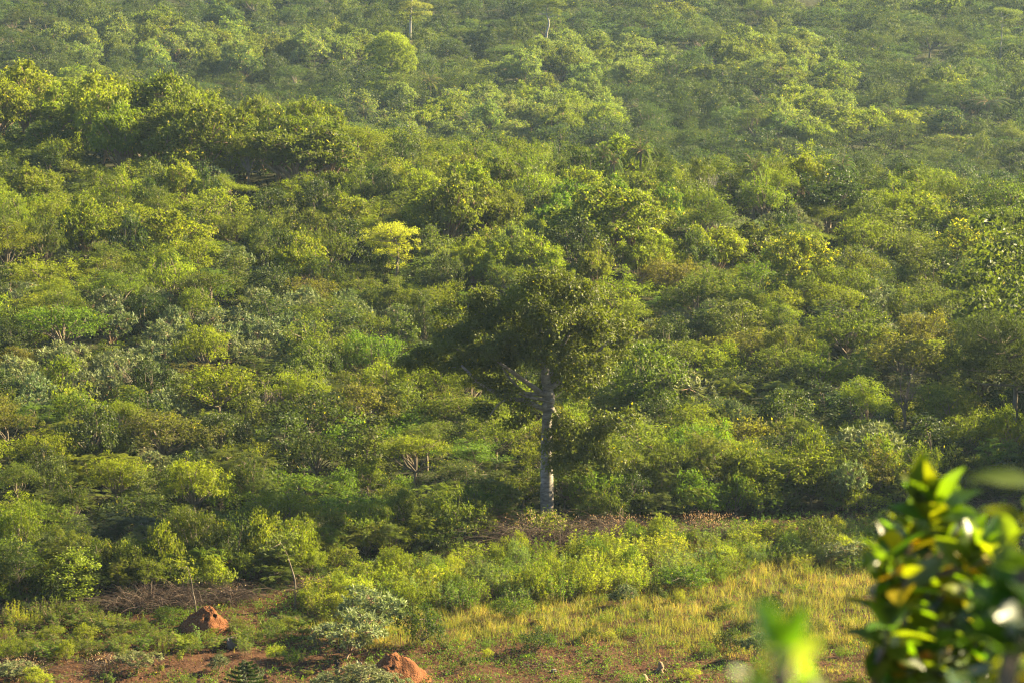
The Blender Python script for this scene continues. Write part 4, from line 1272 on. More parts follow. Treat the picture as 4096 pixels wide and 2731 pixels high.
dry_brush(560, 2430, 240, 95, 620, "tall pale tangle of dry stems left of the slim sapling", 3)
dry_brush(720, 2415, 220, 95, 560, "tangle of dry stems at the foot of the slim sapling", 4)
dry_brush(900, 2405, 210, 80, 480, "dry brush behind the holed termite mound's right shoulder", 5, 60)
dry_brush(1260, 2370, 160, 60, 300, "low grey brush where the weedy strip begins", 7, 60)
dry_brush(2170, 2200, 330, 150, 900, "reddish brown dead bush at the foot of the tall tree", 8, 260, 2.0)
dry_brush(2330, 2170, 190, 80, 500, "low reddish brown brush between the two brown bushes", 9, 80, 1.5)
dry_brush(2480, 2150, 260, 90, 700, "greyish brown dead bush right of the tall tree", 10, 260, 1.6)
dry_brush(2830, 2150, 230, 95, 300, "dead bush hung with cream coloured dry leaves", 11, 520, 1.0)
dry_brush(4000, 2060, 260, 90, 500, "dark dry brush under the trees at the right edge", 12)
dry_brush(3330, 2080, 260, 30, 260, "low strip of dry litter at the back of the clearing", 13)
dry_brush(2150, 2660, 130, 22, 120, "small heap of cut sticks by the low dark bush", 14)
dry_brush(905, 2520, 90, 34, 160, "dry sticks heaped on the right flank of the holed mound", 15)
dry_brush(1620, 2330, 140, 30, 120, "dry twigs in the weedy strip's lower left", 16, 40)
dry_brush(90, 2700, 180, 70, 180, "dry leafless weeds in the lower left corner", 17, 160)
dry_brush(420, 2690, 190, 75, 130, "dry brown stalks on the tilled soil", 18, 90)

# ------------------------------------------------------------------ weedy strip and cassava
def poly_points(poly, n, rng, mind):
    xs = [p[0] for p in poly]; ys = [p[1] for p in poly]
    out = []
    tries = 0
    while len(out) < n and tries < n * 60:
        tries += 1
        px, py = rng.uniform(min(xs), max(xs)), rng.uniform(min(ys), max(ys))
        if not in_poly(px, py, poly):
            continue
        b = ground(px, py)
        if all((b.x - q.x) ** 2 + (b.y - q.y) ** 2 > mind ** 2 for q, _, _ in out):
            out.append((b, px, py))
    return out
STRIP = [(1190, 2440), (1400, 2330), (1750, 2280), (1950, 2260), (2350, 2225), (2700, 2165), (3100, 2150), (3600, 2110), (4200, 2085), (4200, 2230), (3500, 2280), (2950, 2300), (2500, 2380), (2150, 2420), (1750, 2450), (1300, 2490)]
LEFTF = [(0, 2490), (400, 2480), (700, 2560), (1200, 2480), (1300, 2560), (700, 2620), (500, 2660), (0, 2660)]
rs = np.random.default_rng(12)
for b, px, py in poly_points(STRIP, 230, rs, 0.75):
    r = rs.uniform(0.7, 1.25)
    right = px > 2700
    kind = "weed" if rs.random() < 0.75 else "bush"
    put(kind, b.x, b.y, r * (1.0 if kind == "weed" else 0.9), rs.uniform(1.2, 2.0) * (0.72 if right else 1.0), ["fresh green", "yellow green", "yellow green", "pale yellow", "grey green"][rs.integers(5)])
for b, px, py in poly_points(LEFTF, 70, rs, 0.75):
    kind = ["cassava", "weed", "cassava", "bush"][rs.integers(4)]
    put(kind, b.x, b.y, rs.uniform(0.4, 0.85), rs.uniform(0.5, 1.2), ["fresh green", "mid green", "mid green", "yellow green"][rs.integers(4)])
for b, px, py in poly_points(FIELD_GRASS, 46, rs, 1.6):
    if py > 2640 and px > 2500: continue
    kind = ["weed", "bush", "cassava"][rs.integers(3)]
    put(kind, b.x, b.y, rs.uniform(0.25, 0.5), rs.uniform(0.45, 0.95), ["fresh green", "yellow green", "mid green", "pale yellow"][rs.integers(4)])
for px, py in ((640, 2700), (720, 2660), (1240, 2600), (1290, 2560), (1330, 2540), (1230, 2710), (1860, 2690), (2030, 2660), (1780, 2600), (480, 2640), (300, 2600), (880, 2640), (760, 2740), (440, 2745), (1320, 2490)):
    b = ground(px, py)
    put(["weed", "cassava"][rs.integers(2)], b.x, b.y, rs.uniform(0.25, 0.5), rs.uniform(0.4, 0.9), ["fresh green", "yellow green", "mid green"][rs.integers(3)])

# ------------------------------------------------------------------ the wooded slope
EDGE = [(-400, 2425), (0, 2425), (300, 2410), (800, 2375), (1180, 2335), (1430, 2255), (1900, 2190), (2080, 2120), (2700, 2085), (3300, 2055), (4096, 2025), (4500, 2015)]
def edge_row(px):
    return np.interp(px, [e[0] for e in EDGE], [e[1] for e in EDGE])
# (cx, cy, rx, ry, kind, tints, radius, height) in the photograph's pixels of the crown's top
ZONES = [
    (650, 190, 470, 80, "large", ("pale green", "pale green", "olive green"), 3.6, 8),
    (160, 420, 330, 90, "large", ("yellow green", "yellow green", "olive green"), 4.2, 8),
    (600, 540, 330, 130, "large", ("yellow green", "yellow green", "olive green"), 4.8, 8.5),
    (1180, 560, 200, 130, "large", ("olive green", "mid green"), 3.2, 7),
    (1300, 200, 200, 80, "large", ("pale green", "pale green", "olive green"), 3.4, 8),
    (2000, 450, 580, 110, "large", ("pale green", "yellow green", "pale green"), 3.2, 7),
    (2350, 250, 360, 80, "large", ("pale green", "pale green", "olive green"), 3.4, 7.5),
    (3050, 240, 270, 100, "large", ("pale green", "pale green", "olive green"), 3.4, 7.5),
    (3340, 480, 290, 90, "large", ("pale green", "yellow green"), 3.2, 7),
    (1850, 800, 190, 80, "large", ("olive green", "yellow green"), 2.6, 5.6),
    (2440, 830, 260, 90, "large", ("olive green", "fresh green"), 2.8, 5.6),
    (2250, 960, 500, 90, "large", ("pale green", "yellow green"), 2.2, 4.6),
    (900, 1150, 560, 130, "silver", ("grey green", "silver green"), 1.8, 3.2),
    (330, 1400, 380, 90, "silver", ("silver green", "grey green"), 1.7, 3.0),
    (1000, 1290, 450, 60, "silver", ("silver green",), 1.7, 2.8),
    (3000, 830, 260, 60, "silver", ("grey green", "silver green"), 1.7, 3.2),
    (2700, 1120, 260, 60, "silver", ("silver green",), 1.5, 2.8),
    (3480, 1760, 260, 60, "silver", ("grey green", "silver green"), 1.6, 3.0),
]
def choose(px, py, y, r):
    for cx, cy, rx, ry, kind, tints, rr, hh in ZONES:
        e = ((px - cx) / rx) ** 2 + ((py - cy) / ry) ** 2
        if e < r.uniform(0.7, 1.15) and r.random() < (0.62 if kind == "silver" else 0.86):
            if y > 345: rr, hh = rr * 1.3, hh * 0.98
            return kind, r.choice(tints), rr * r.uniform(0.75, 1.2), hh * r.uniform(0.85, 1.12)
    if y > 345:  # far crowns: dimmer light and haze put into darker, bluer leaf tints
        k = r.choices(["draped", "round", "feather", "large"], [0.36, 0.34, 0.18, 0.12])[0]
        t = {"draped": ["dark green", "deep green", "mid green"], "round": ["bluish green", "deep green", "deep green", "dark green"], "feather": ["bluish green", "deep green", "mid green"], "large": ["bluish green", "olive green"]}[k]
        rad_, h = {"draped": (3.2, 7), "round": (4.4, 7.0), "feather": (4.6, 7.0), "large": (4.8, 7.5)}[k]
    elif py > 1750:
        k = r.choices(["compound", "bush", "round", "draped", "feather"], [0.32, 0.26, 0.22, 0.12, 0.08])[0]
        t = ["yellow green", "fresh green", "mid green", "yellow green", "olive green", "deep green", "dark green"]
        rad_, h = {"compound": (1.7, 3.0), "bush": (1.5, 2.5), "round": (1.9, 3.8), "draped": (1.4, 3.2), "feather": (1.9, 3.6)}[k]
        edge = np.clip((py - 1750) / 450, 0, 1)
        h *= 1 - 0.2 * edge
    elif py > 1000:
        k = r.choices(["round", "feather", "draped", "bush", "compound", "silver"], [0.34, 0.2, 0.18, 0.14, 0.08, 0.06])[0]
        t = {"silver": ["silver green", "grey green"], "draped": ["dark green", "deep green", "mid green"]}.get(k, ["yellow green", "olive green", "deep green", "yellow green", "fresh green", "yellow green", "brownish green", "mid green"])
        rad_, h = {"round": (2.5, 4.3), "feather": (2.6, 4.2), "draped": (1.8, 4.2), "bush": (2.0, 3.0), "compound": (2.0, 3.3), "silver": (1.9, 3.1)}[k]
    else:
        k = r.choices(["round", "draped", "feather", "large", "silver"], [0.4, 0.26, 0.16, 0.12, 0.06])[0]
        t = {"silver": ["grey green", "silver green"], "draped": ["dark green", "mid green"]}.get(k, ["olive green", "yellow green", "mid green", "yellow green"])
        rad_, h = {"round": (2.9, 5.4), "draped": (2.0, 5.3), "feather": (3.0, 5.2), "large": (3.1, 5.8), "silver": (2.0, 3.3)}[k]
    return k, r.choice(t), rad_ * r.uniform(0.72, 1.45), h * r.uniform(0.62, 1.12)

def hidden(x, y, zt):
    """whether the canopy between here and the camera hides a crown's top"""
    u = np.linspace(0.45, 0.97, 60)
    xs, ys, zs = x * u, y * u, CAM_Z + (zt - CAM_Z) * u
    return bool(np.any((terrain(xs, ys) + 2.6 > zs + 0.4) & (ys > 195) & (ys < y - 8)))
FOUND = []
CAP = {"bush": 120, "compound": 150, "silver": 230, "round": 240, "draped": 260, "large": 270}
OUTSIDE = []      # points of the wood beyond the frame
def fill_forest():
    r = random.Random(99)
    cell = {}
    def near(x, y, rr, k):
        for i in range(int(x // 6) - 1, int(x // 6) + 2):
            for j in range(int(y // 6) - 1, int(y // 6) + 2):
                for (a, b, c) in cell.get((i, j), ()):
                    if (a - x) ** 2 + (b - y) ** 2 < ((rr + c) * k) ** 2:
                        return True
        return False
    def add(x, y, c):
        cell.setdefault((int(x // 6), int(y // 6)), []).append((x, y, c))
    for (x, y, c) in PLACED:
        if y > 165: add(x, y, min(c, 2.6) * 0.8)
    add(MAIN.x, MAIN.y, 1.4)
    cand = []
    for _ in range(30000):
        y = 150 + (700 - 150) * r.random() ** 1.35
        half = y * 0.19 + 6
        cand.append((r.uniform(-half, half + 4), y))
    for x, y in cand:
        z = tz(x, y)
        gx, gy = project((x, y, z))
        if gy > edge_row(gx) - 4 - 14 * abs(math.sin(x * 0.9)):
            continue
        px, py = project((x, y, z + 4.5))
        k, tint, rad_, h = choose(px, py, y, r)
        kk = 0.70 if y < 345 else 0.74
        if near(x, y, rad_, kk):
            continue
        # keep the foot of the tall tree and the sapling's surroundings clear
        if abs(gx - 2190) < 120 and 2040 < gy < 2140 + 40:
            continue
        tx, ty = project((x, y, z + h))
        if hidden(x, y, z + h):
            continue
        # nothing in front of the tall tree's trunk
        if abs(tx - 2188) < 40 + rad_ * scale_at(y) * 0.8 and gy > 2000 and ty < 2030:
            continue
        add(x, y, rad_)
        if -160 < px < 4256 and ty > -70:
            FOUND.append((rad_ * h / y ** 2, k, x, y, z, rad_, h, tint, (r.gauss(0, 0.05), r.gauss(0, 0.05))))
        else:
            OUTSIDE.append((x, y, z, rad_, h, tint, k))
    # the 290 of a kind that show largest are things; the rest join the surrounding woods
    FOUND.sort(reverse=True)
    n = {}
    for _, k, x, y, z, rad_, h, tint, tl in FOUND:
        n[k] = n.get(k, 0) + 1
        if n[k] <= CAP.get(k, 280):
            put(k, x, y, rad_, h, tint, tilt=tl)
        else:
            OUTSIDE.append((x, y, z, rad_, h, tint, k))
    print("FOUND", n)
    for _ in range(60):        # tall trees just past the right edge, which shade it
        x, y = r.uniform(37, 58), r.uniform(180, 214)
        if near(x, y, 2.6, 0.6): continue
        add(x, y, 2.6)
        OUTSIDE.append((x, y, tz(x, y), 4.2, r.uniform(11, 14.5), "mid green", "draped"))
    # the wood goes on to both sides, and over the hill
    for _ in range(3200):
        y = r.uniform(160, 700); half = y * 0.19 + 6
        s = r.choice((-1, 1))
        x = s * (half + r.uniform(0, 32))
        if y < 182 + 0.3 * x and y < 190: continue
        rad_ = r.uniform(1.8, 3.4)
        if near(x, y, rad_, 0.62): continue
        add(x, y, rad_)
        big = 1.5 if (s > 0 and 178 < y < 235) else 1.0
        OUTSIDE.append((x, y, tz(x, y), rad_ * (1.2 if big > 1 else 1), r.uniform(4, 6.5) * big, r.choice(("olive green", "mid green", "dark green")), r.choice(("round", "draped"))))
    for _ in range(900):
        y = r.uniform(700, 900); half = y * 0.19 + 20
        x = r.uniform(-half, half)
        rad_ = r.uniform(2.5, 4)
        if near(x, y, rad_, 0.7): continue
        add(x, y, rad_)
        OUTSIDE.append((x, y, tz(x, y), rad_, r.uniform(5, 8), r.choice(("olive green", "mid green", "dark green")), "round"))
fill_forest()
def edge_thicket():
    """shrubs leafy to the ground along the wood's front"""
    r = random.Random(4)
    for row, (dy, h0) in enumerate(((-6, 1.9), (-28, 2.8), (-52, 3.4))):
        px = -120.0
        while px < 4230:
            py = edge_row(px) + dy + r.gauss(0, 7)
            b = ground(px, py)
            rr = r.uniform(0.9, 1.5) * (1 + 0.15 * row)
            k = r.choices(["bush", "compound", "round"], [0.5, 0.35, 0.15] if row < 2 else [0.2, 0.3, 0.5])[0]
            if not (row < 2 and abs(px - 2188) < 130) and not (row == 2 and abs(px - 2188) < 60):
                put(k, b.x, b.y, rr, h0 * r.uniform(0.75, 1.3), r.choice(["mid green", "fresh green", "dark green", "yellow green", "olive green", "mid green"]))
            px += rr * 1.45 * scale_at(b.y)
edge_thicket()
def edge_weeds():
    r = random.Random(14)
    px = -60.0
    while px < 2050:
        b = ground(px, edge_row(px) + r.uniform(2, 42))
        put(r.choice(("weed", "bush", "bush", "compound")), b.x, b.y, r.uniform(0.4, 0.9), r.uniform(0.4, 1.1), r.choice(("mid green", "dark green", "fresh green", "dark green")))
        px += r.uniform(40, 130)
edge_weeds()

def build_outside():
    kinds = ["round", "large", "draped", "feather", "silver", "bush", "compound"]
    src, first = [], {}
    for k in kinds:
        first[k] = len(src)
        for p in PROTOS[k][:4]:
            src.append(p)
    rng = np.random.default_rng(3)
    n = len(OUTSIDE)
    pick = np.array([first[o[6]] + rng.integers(4) for o in OUTSIDE])
    co = np.array([o[:3] for o in OUTSIDE])
    me = bpy.data.meshes.new("surrounding_woods")
    me.vertices.add(n); me.vertices.foreach_set("co", np.ascontiguousarray(co, np.float32).ravel())
    sw = np.array([o[3] / src[p].radius for o, p in zip(OUTSIDE, pick)]); sh = np.array([o[4] / src[p].height for o, p in zip(OUTSIDE, pick)])
    for nm, val in (("sw", sw), ("sh", sh), ("turn", rng.uniform(0, 6.28, n))):
        a = me.attributes.new(nm, 'FLOAT', 'POINT'); a.data.foreach_set("value", val.astype(np.float32))
    a = me.attributes.new("pick", 'INT', 'POINT'); a.data.foreach_set("value", pick.astype(np.int32))
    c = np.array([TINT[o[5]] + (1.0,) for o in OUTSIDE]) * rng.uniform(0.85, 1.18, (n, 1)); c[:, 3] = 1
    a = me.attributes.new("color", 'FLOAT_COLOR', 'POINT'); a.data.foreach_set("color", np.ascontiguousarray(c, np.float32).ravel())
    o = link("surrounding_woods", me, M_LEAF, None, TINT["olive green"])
    tag(o, "mixed green woods filling in behind and continuing on both sides", kind="stuff")
    ng = bpy.data.node_groups.new("woods", 'GeometryNodeTree')
    ng.interface.new_socket("Geometry", in_out='INPUT', socket_type='NodeSocketGeometry')
    ng.interface.new_socket("Geometry", in_out='OUTPUT', socket_type='NodeSocketGeometry')
    N, L = ng.nodes.new, ng.links.new
    gi, go = N("NodeGroupInput"), N("NodeGroupOutput")
    join = N("GeometryNodeJoinGeometry")
    owner = {}
    for ob in bpy.data.objects:
        if ob.type == 'MESH': owner.setdefault(ob.data.name, ob)
    for p in src[::-1]:
        oi = N("GeometryNodeObjectInfo"); oi.inputs["Object"].default_value = owner[p.parts[1][1].name]; oi.inputs["As Instance"].default_value = True
        L(oi.outputs["Geometry"], join.inputs[0])
    def attr(nm, ty='FLOAT'):
        q = N("GeometryNodeInputNamedAttribute"); q.data_type = ty; q.inputs["Name"].default_value = nm
        return q.outputs["Attribute"]
    iop = N("GeometryNodeInstanceOnPoints")
    L(gi.outputs[0], iop.inputs["Points"]); L(join.outputs[0], iop.inputs["Instance"])
    iop.inputs["Pick Instance"].default_value = True
    L(attr("pick", 'INT'), iop.inputs["Instance Index"])
    cr = N("ShaderNodeCombineXYZ"); L(attr("turn"), cr.inputs[2]); L(cr.outputs[0], iop.inputs["Rotation"])
    cs = N("ShaderNodeCombineXYZ"); w = attr("sw"); L(w, cs.inputs[0]); L(w, cs.inputs[1]); L(attr("sh"), cs.inputs[2]); L(cs.outputs[0], iop.inputs["Scale"])
    L(iop.outputs[0], go.inputs[0])
    md = o.modifiers.new("woods", 'NODES'); md.node_group = ng
build_outside()

# low growth between the trees
def build_undergrowth():
    rng = np.random.default_rng(21)
    n = 9000
    y = 152 + (700 - 152) * rng.random(n) ** 1.4
    x = rng.uniform(-1, 1, n) * (y * 0.19 + 5)
    z = terrain(x, y)
    px, py = project_np(x, y, z)
    ok = py < edge_row(px) + 6
    x, y, z = x[ok], y[ok], z[ok]
    k = len(x); m = 9
    ti = np.repeat(np.arange(k), m)
    p = np.stack([x, y, z], -1)[ti] + rng.normal(0, 0.45, (k * m, 3)) * [1, 1, 0.5] + np.stack([np.zeros(k * m), np.zeros(k * m), rng.uniform(0.1, 1.0, k * m)], -1)
    d = unit(rand_dirs(rng, k * m, -0.3))
    s = rng.uniform(0.22, 0.42, k * m) * (0.7 + y[ti] / 500)
    v, f = leaf_cards(rng, p, d, unit(rng.normal(0, 0.6, (k * m, 3)) + [0, 0, 1]), s, s * 0.6)
    t = np.clip(0.42 + rng.normal(0, 0.1, k)[ti] + rng.normal(0, 0.12, k * m), 0, 0.88)
    o = link("undergrowth", leaf_mesh("undergrowth", [(v, f, np.repeat(t, 2))]), M_LEAF, None, (0.03, 0.046, 0.012))
    tag(o, "low dark undergrowth between the trees of the slope", kind="stuff")
build_undergrowth()

# ------------------------------------------------------------------ grass, seedlings and clods of the clearing
M_GRASS = tone_material("grass_blades", [(0.0, (0.06, 0.10, 0.012)), (0.35, (0.15, 0.19, 0.02)), (0.6, (0.28, 0.28, 0.05)), (0.85, (0.38, 0.31, 0.10)), (1.0, (0.38, 0.24, 0.12))], trans=0.45, rough=0.6, tboost=(1.4, 1.25, 0.6))
def field_points(rng, n, y0=133, y1=186):
    y = rng.uniform(y0, y1, n); x = rng.uniform(-1, 1, n) * (y * 0.185 + 2)
    z = terrain(x, y)
    px, py = project_np(x, y, z)
    return x, y, z, px, py
def vnoise(x, y, s, seed):
    return np.array([mnoise.noise(Vector((a * s, b * s, seed))) for a, b in zip(x, y)])
def blades(rng, x, y, z, h, w, lean):
    k = len(x)
    a = rng.uniform(0, 6.283, k); b = rng.uniform(0, 6.283, k)
    base = np.stack([x, y, z - 0.03], -1)
    s = np.stack([np.cos(a), np.sin(a), np.zeros(k)], -1) * (w * 0.5)[:, None]
    l = np.stack([np.cos(b), np.sin(b), np.zeros(k)], -1) * (h * lean)[:, None]
    up = np.array([0, 0, 1.0])
    m = base + up * (h * 0.55)[:, None] + l * 0.3
    tip = base + up * (h * (1 - 0.35 * lean))[:, None] + l
    v = np.stack([base - s, base + s, m + s * 0.8, tip, m - s * 0.8], 1).reshape(-1, 3)
    o = np.arange(k)[:, None] * 5
    f = np.concatenate([o + [0, 1, 2], o + [0, 2, 4], o + [4, 2, 3]], 1).reshape(-1, 3)
    return v, f
def build_grass():
    rng = np.random.default_rng(31)
    x, y, z, px, py = field_points(rng, 520000)
    ok = in_poly(px + rng.normal(0, 25, len(px)), py + rng.normal(0, 8, len(px)), FIELD_GRASS) & (px > -50) & (px < 4150)
    x, y, z, px, py = x[ok], y[ok], z[ok], px[ok], py[ok]
    n1 = vnoise(x, y, 0.35, 2.0); n2 = vnoise(x, y, 1.3, 6.0)
    keep = rng.random(len(x)) < np.clip(0.62 + 0.9 * n2 + 0.4 * n1, 0.12, 1)
    x, y, z, px, py, n1, n2 = (q[keep] for q in (x, y, z, px, py, n1, n2))
    k = len(x)
    h = rng.uniform(0.25, 0.85, k) * (0.85 + 0.7 * n2) * np.clip((2680 - py) / 120, 0.35, 1)
    w = rng.uniform(0.009, 0.022, k)
    lean = np.clip(np.abs(rng.normal(0.55, 0.35, k)), 0, 1.3)
    t = np.clip(0.37 + 0.40 * n1 + 0.30 * n2 + rng.normal(0, 0.18, k), 0, 1)
    v, f = blades(rng, x, y, z, h, w, lean)
    o = link("golden_grass", leaf_mesh("golden_grass", [(v, f, np.repeat(t, 3))]), M_GRASS)
    tag(o, "tall golden and green grass of the clearing", kind="stuff")
    # grass along the strip and thin green grass elsewhere
    x, y, z, px, py = field_points(rng, 70000)
    ok = (py > edge_row(px) - 5) & (px > -60) & (px < 4200) & ~in_poly(px, py, FIELD_GRASS)
    x, y, z, px, py = x[ok], y[ok], z[ok], px[ok], py[ok]
    n2 = vnoise(x, y, 0.6, 11.0)
    keep = rng.random(len(x)) < np.clip(0.22 + 1.1 * n2, 0.02, 1) * np.where((py > 2610), 0.6, 1.0)
    x, y, z, n2 = x[keep], y[keep], z[keep], n2[keep]
    k = len(x)
    v, f = blades(rng, x, y, z, rng.uniform(0.1, 0.45, k), rng.uniform(0.012, 0.028, k), np.abs(rng.normal(0.4, 0.25, k)))
    o = link("short_grass", leaf_mesh("short_grass", [(v, f, np.repeat(np.clip(0.3 + rng.normal(0, 0.2, k), 0, 1), 3))]), M_GRASS)
    tag(o, "thin short grass over the red soil", kind="stuff")
build_grass()

def build_seedlings():
    rng = np.random.default_rng(41)
    x, y, z, px, py = field_points(rng, 40000)
    n2 = vnoise(x, y, 0.5, 21.0)
    dens = np.where(py > 2600, 0.48, 0.9) * np.where(in_poly(px, py, FIELD_GRASS), 0.12, 1.0)
    dens = dens + np.where((px > 1650) & (py > 2560), 0.25, 0.0)
    bare = np.exp(-(((px - 800) / 330) ** 2 + ((py - 2650) / 45) ** 2)) * 0.8
    ok = (py > edge_row(px) - 6) & (px > -60) & (px < 4200) & (rng.random(len(x)) < np.clip(dens + 0.8 * n2 - bare, 0.02, 1))
    x, y, z, px, py = x[ok], y[ok], z[ok], px[ok], py[ok]
    k = len(x); m = 12
    ti = np.repeat(np.arange(k), m)
    sz = rng.uniform(0.5, 1.3, k)
    d = unit(rand_dirs(rng, k * m, 0.0) * [1, 1, 0.7] + [0, 0, 0.2])
    p = np.stack([x, y, z], -1)[ti] + d * (rng.uniform(0.0, 0.16, k * m) * sz[ti])[:, None] + np.array([0, 0, 1.0]) * (rng.uniform(0, 0.22, k * m) * sz[ti])[:, None]
    L = rng.uniform(0.06, 0.13, k * m) * sz[ti]
    v, f = leaf_cards(rng, p, d, unit(rng.normal(0, 0.4, (k * m, 3)) + [0, 0, 1]), L, L * 0.5)
    t = np.clip(0.45 + rng.normal(0, 0.15, k)[ti] + rng.normal(0, 0.12, k * m), 0, 0.88)
    yl = rng.random(k * m) < 0.015; t[yl] = 0.97
    o = link("ground_cover", leaf_mesh("ground_cover", [(v, f, np.repeat(t, 2))]), M_LEAF, None, (0.085, 0.135, 0.020))
    tag(o, "small green seedlings scattered over the red soil", kind="stuff")
    # clods and bits of straw
    x, y, z, px, py = field_points(rng, 9000)
    ok = (py > edge_row(px)) & (px > -60) & (px < 4200) & ((py > 2560) | (rng.random(len(x)) < 0.25)) & ~(in_poly(px, py, FIELD_GRASS) & (rng.random(len(x)) < 0.9))
    x, y, z = x[ok], y[ok], z[ok]
    k = len(x)
    oc = np.array([[1, 0, 0], [0, 1, 0], [-1, 0, 0], [0, -1, 0], [0, 0, 1], [0, 0, -1]], float)
    of = np.array([[0, 1, 4], [1, 2, 4], [2, 3, 4], [3, 0, 4], [1, 0, 5], [2, 1, 5], [3, 2, 5], [0, 3, 5]])
    s = rng.uniform(0.02, 0.09, k) * rng.uniform(0.6, 1.3, k)
    v = oc[None] * (rng.uniform(0.5, 1.3, (k, 6, 1)) * s[:, None, None]) * [1.2, 1.2, 0.7] + rng.normal(0, 0.15, (k, 6, 3)) * s[:, None, None] + np.stack([x, y, z + 0.01], -1)[:, None, :]
    f = (of[None] + np.arange(k)[:, None, None] * 6).reshape(-1, 3)
    me = mesh_from("clods", v.reshape(-1, 3), 3, f)
    tag(link("clods", me, M_CLOD), "loose red brown clods on the tilled soil", kind="stuff")
    x, y, z, px, py = field_points(rng, 9000)
    ok = (py > edge_row(px)) & (px > -60) & (px < 4200) & ((py > 2580) | (rng.random(len(x)) < 0.2)) & ~in_poly(px, py, FIELD_GRASS)
    x, y, z = x[ok], y[ok], z[ok]; k = len(x)
    a = rng.uniform(0, 6.28, k)
    d = np.stack([np.cos(a), np.sin(a), rng.normal(0.1, 0.25, k)], -1)
    L = rng.uniform(0.08, 0.5, k) * rng.uniform(0.4, 1, k)
    v, f = leaf_cards(rng, np.stack([x, y, z + 0.04], -1), unit(d), unit(rng.normal(0, 0.3, (k, 3)) + [0, 0, 1]), L, rng.uniform(0.012, 0.03, k))
    tag(link("straw", leaf_mesh("straw", [(v, f, np.repeat(rng.random(k), 2))]), M_DRYLEAF), "dry straw and twigs lying on the soil", kind="stuff")
build_seedlings()

# ------------------------------------------------------------------ the near bush, out of focus
def front_leaf_mesh(kind, seed):
    rng = np.random.default_rng(seed)
    nu, nv = 9, 5
    V = []
    for i in range(nu):
        u = i / (nu - 1)
        w = (0.5 * math.sin(math.pi * min(1, u ** 0.75 * 0.97 + 0.02)) ** 0.8) * (0.56 if kind == "wide" else 0.40)
        for j in range(nv):
            s = (j / (nv - 1) - 0.5) * 2
            V.append([s * w * (1 + 0.03 * math.sin(9 * u + seed)), u, 0.16 * abs(s) ** 1.3 * w * 2 - 0.20 * u * u + 0.012 * math.sin(14 * u + 3 * s)])
    F = []
    for i in range(nu - 1):
        for j in range(nv - 1):
            F.append([i * nv + j, i * nv + j + 1, (i + 1) * nv + j + 1, (i + 1) * nv + j])
    me = mesh_from("leaf", np.array(V), 4, np.array(F), {"tone": np.full(len(F), 0.45)}, smooth_shade=True)
    me.materials.append(M_FRONT)
    return me
LEAFM = [front_leaf_mesh("wide", 1), front_leaf_mesh("wide", 2), front_leaf_mesh("narrow", 3)]

def near_bush(name, label, stems, tips, leaf_len, seed, base_xy, colors, fixed=()):
    """tips: (px, py, depth, leaves, up) rosettes of leaves at the shoots' ends"""
    rng = np.random.default_rng(seed)
    bx, by = base_xy
    bz = tz(bx, by)
    root = empty(name, (bx, by, bz))
    tag(root, label, "bush")
    B = np.array([bx, by, bz])
    TS = []
    mains = []
    for (px, py, dp) in stems:
        q = np.array(at_depth(px, py, dp)) - B
        P = curve([[rng.normal(0, .05), rng.normal(0, .05), -0.1], q * [0.4, 0.4, 0.45] + rng.normal(0, .05, 3), q], 10)
        T = Tubes(7); TS.append(T)
        T.add(P, np.linspace(0.022, 0.009, 10)); mains.append(P)
    allp = np.concatenate(mains)
    cnt = 0
    for (px, py, dp, nl, up) in tips:
        q = np.array(at_depth(px, py, dp)) - B
        k = np.argmin(np.linalg.norm(allp - q, axis=1) + np.maximum(0, allp[:, 2] - q[2] + 0.1) * 3)
        a = allp[k]
        ax = unit(q - a + np.array([0, 0, 0.15]))
        TS[k // 10].add(curve([a, (a + q) / 2 + [0, 0, -0.03], q], 6), np.linspace(0.008, 0.004, 6))
        for i in range(nl):
            ang = i * 2.4 + rng.normal(0, 0.25)
            el = up + rng.normal(0, 0.28) + 0.6 * (i / nl)
            pos = q - ax * 0.10 * (1 - i / nl) 
            d = np.array([math.cos(ang) * math.cos(el), math.sin(ang) * math.cos(el), math.sin(el)])
            L = leaf_len * rng.uniform(0.7, 1.15)
            X = Vector(d); Z = Vector((0, 0, 1)) + Vector(rng.normal(0, 0.35, 3))
            side = X.cross(Z).normalized(); Zn = side.cross(X).normalized()
            M = Matrix((side, X, Zn)).transposed().to_4x4()
            c = colors[0]
            u = rng.random()
            c = colors[2] if u < 0.07 else colors[1] if u < 0.3 else colors[0]
            c = tuple(v * rng.uniform(0.75, 1.25) for v in c)
            o = link("leaf", LEAFM[rng.integers(3)], None, root, c)
            o.matrix_local = Matrix.Translation(Vector(pos)) @ M @ Matrix.Scale(L, 4)
            cnt += 1
    for (px, py, qx, qy, dp, c) in fixed:          # single leaves from one point to another
        a, b = at_depth(px, py, dp), at_depth(qx, qy, dp - 0.01)
        X = (b - a).normalized(); Zn = Vector((0.35, -1, 0.25)); side = X.cross(Zn).normalized(); Zn = side.cross(X).normalized()
        o = link("leaf", LEAFM[0], None, root, c)
        o.matrix_local = Matrix.Translation(a - Vector(B)) @ Matrix((side, X, Zn)).transposed().to_4x4() @ Matrix.Scale((b - a).length, 4)
    for T in TS:
        link("stem", with_mat(T.mesh("stem"), M_BARK), None, root)
    return cnt
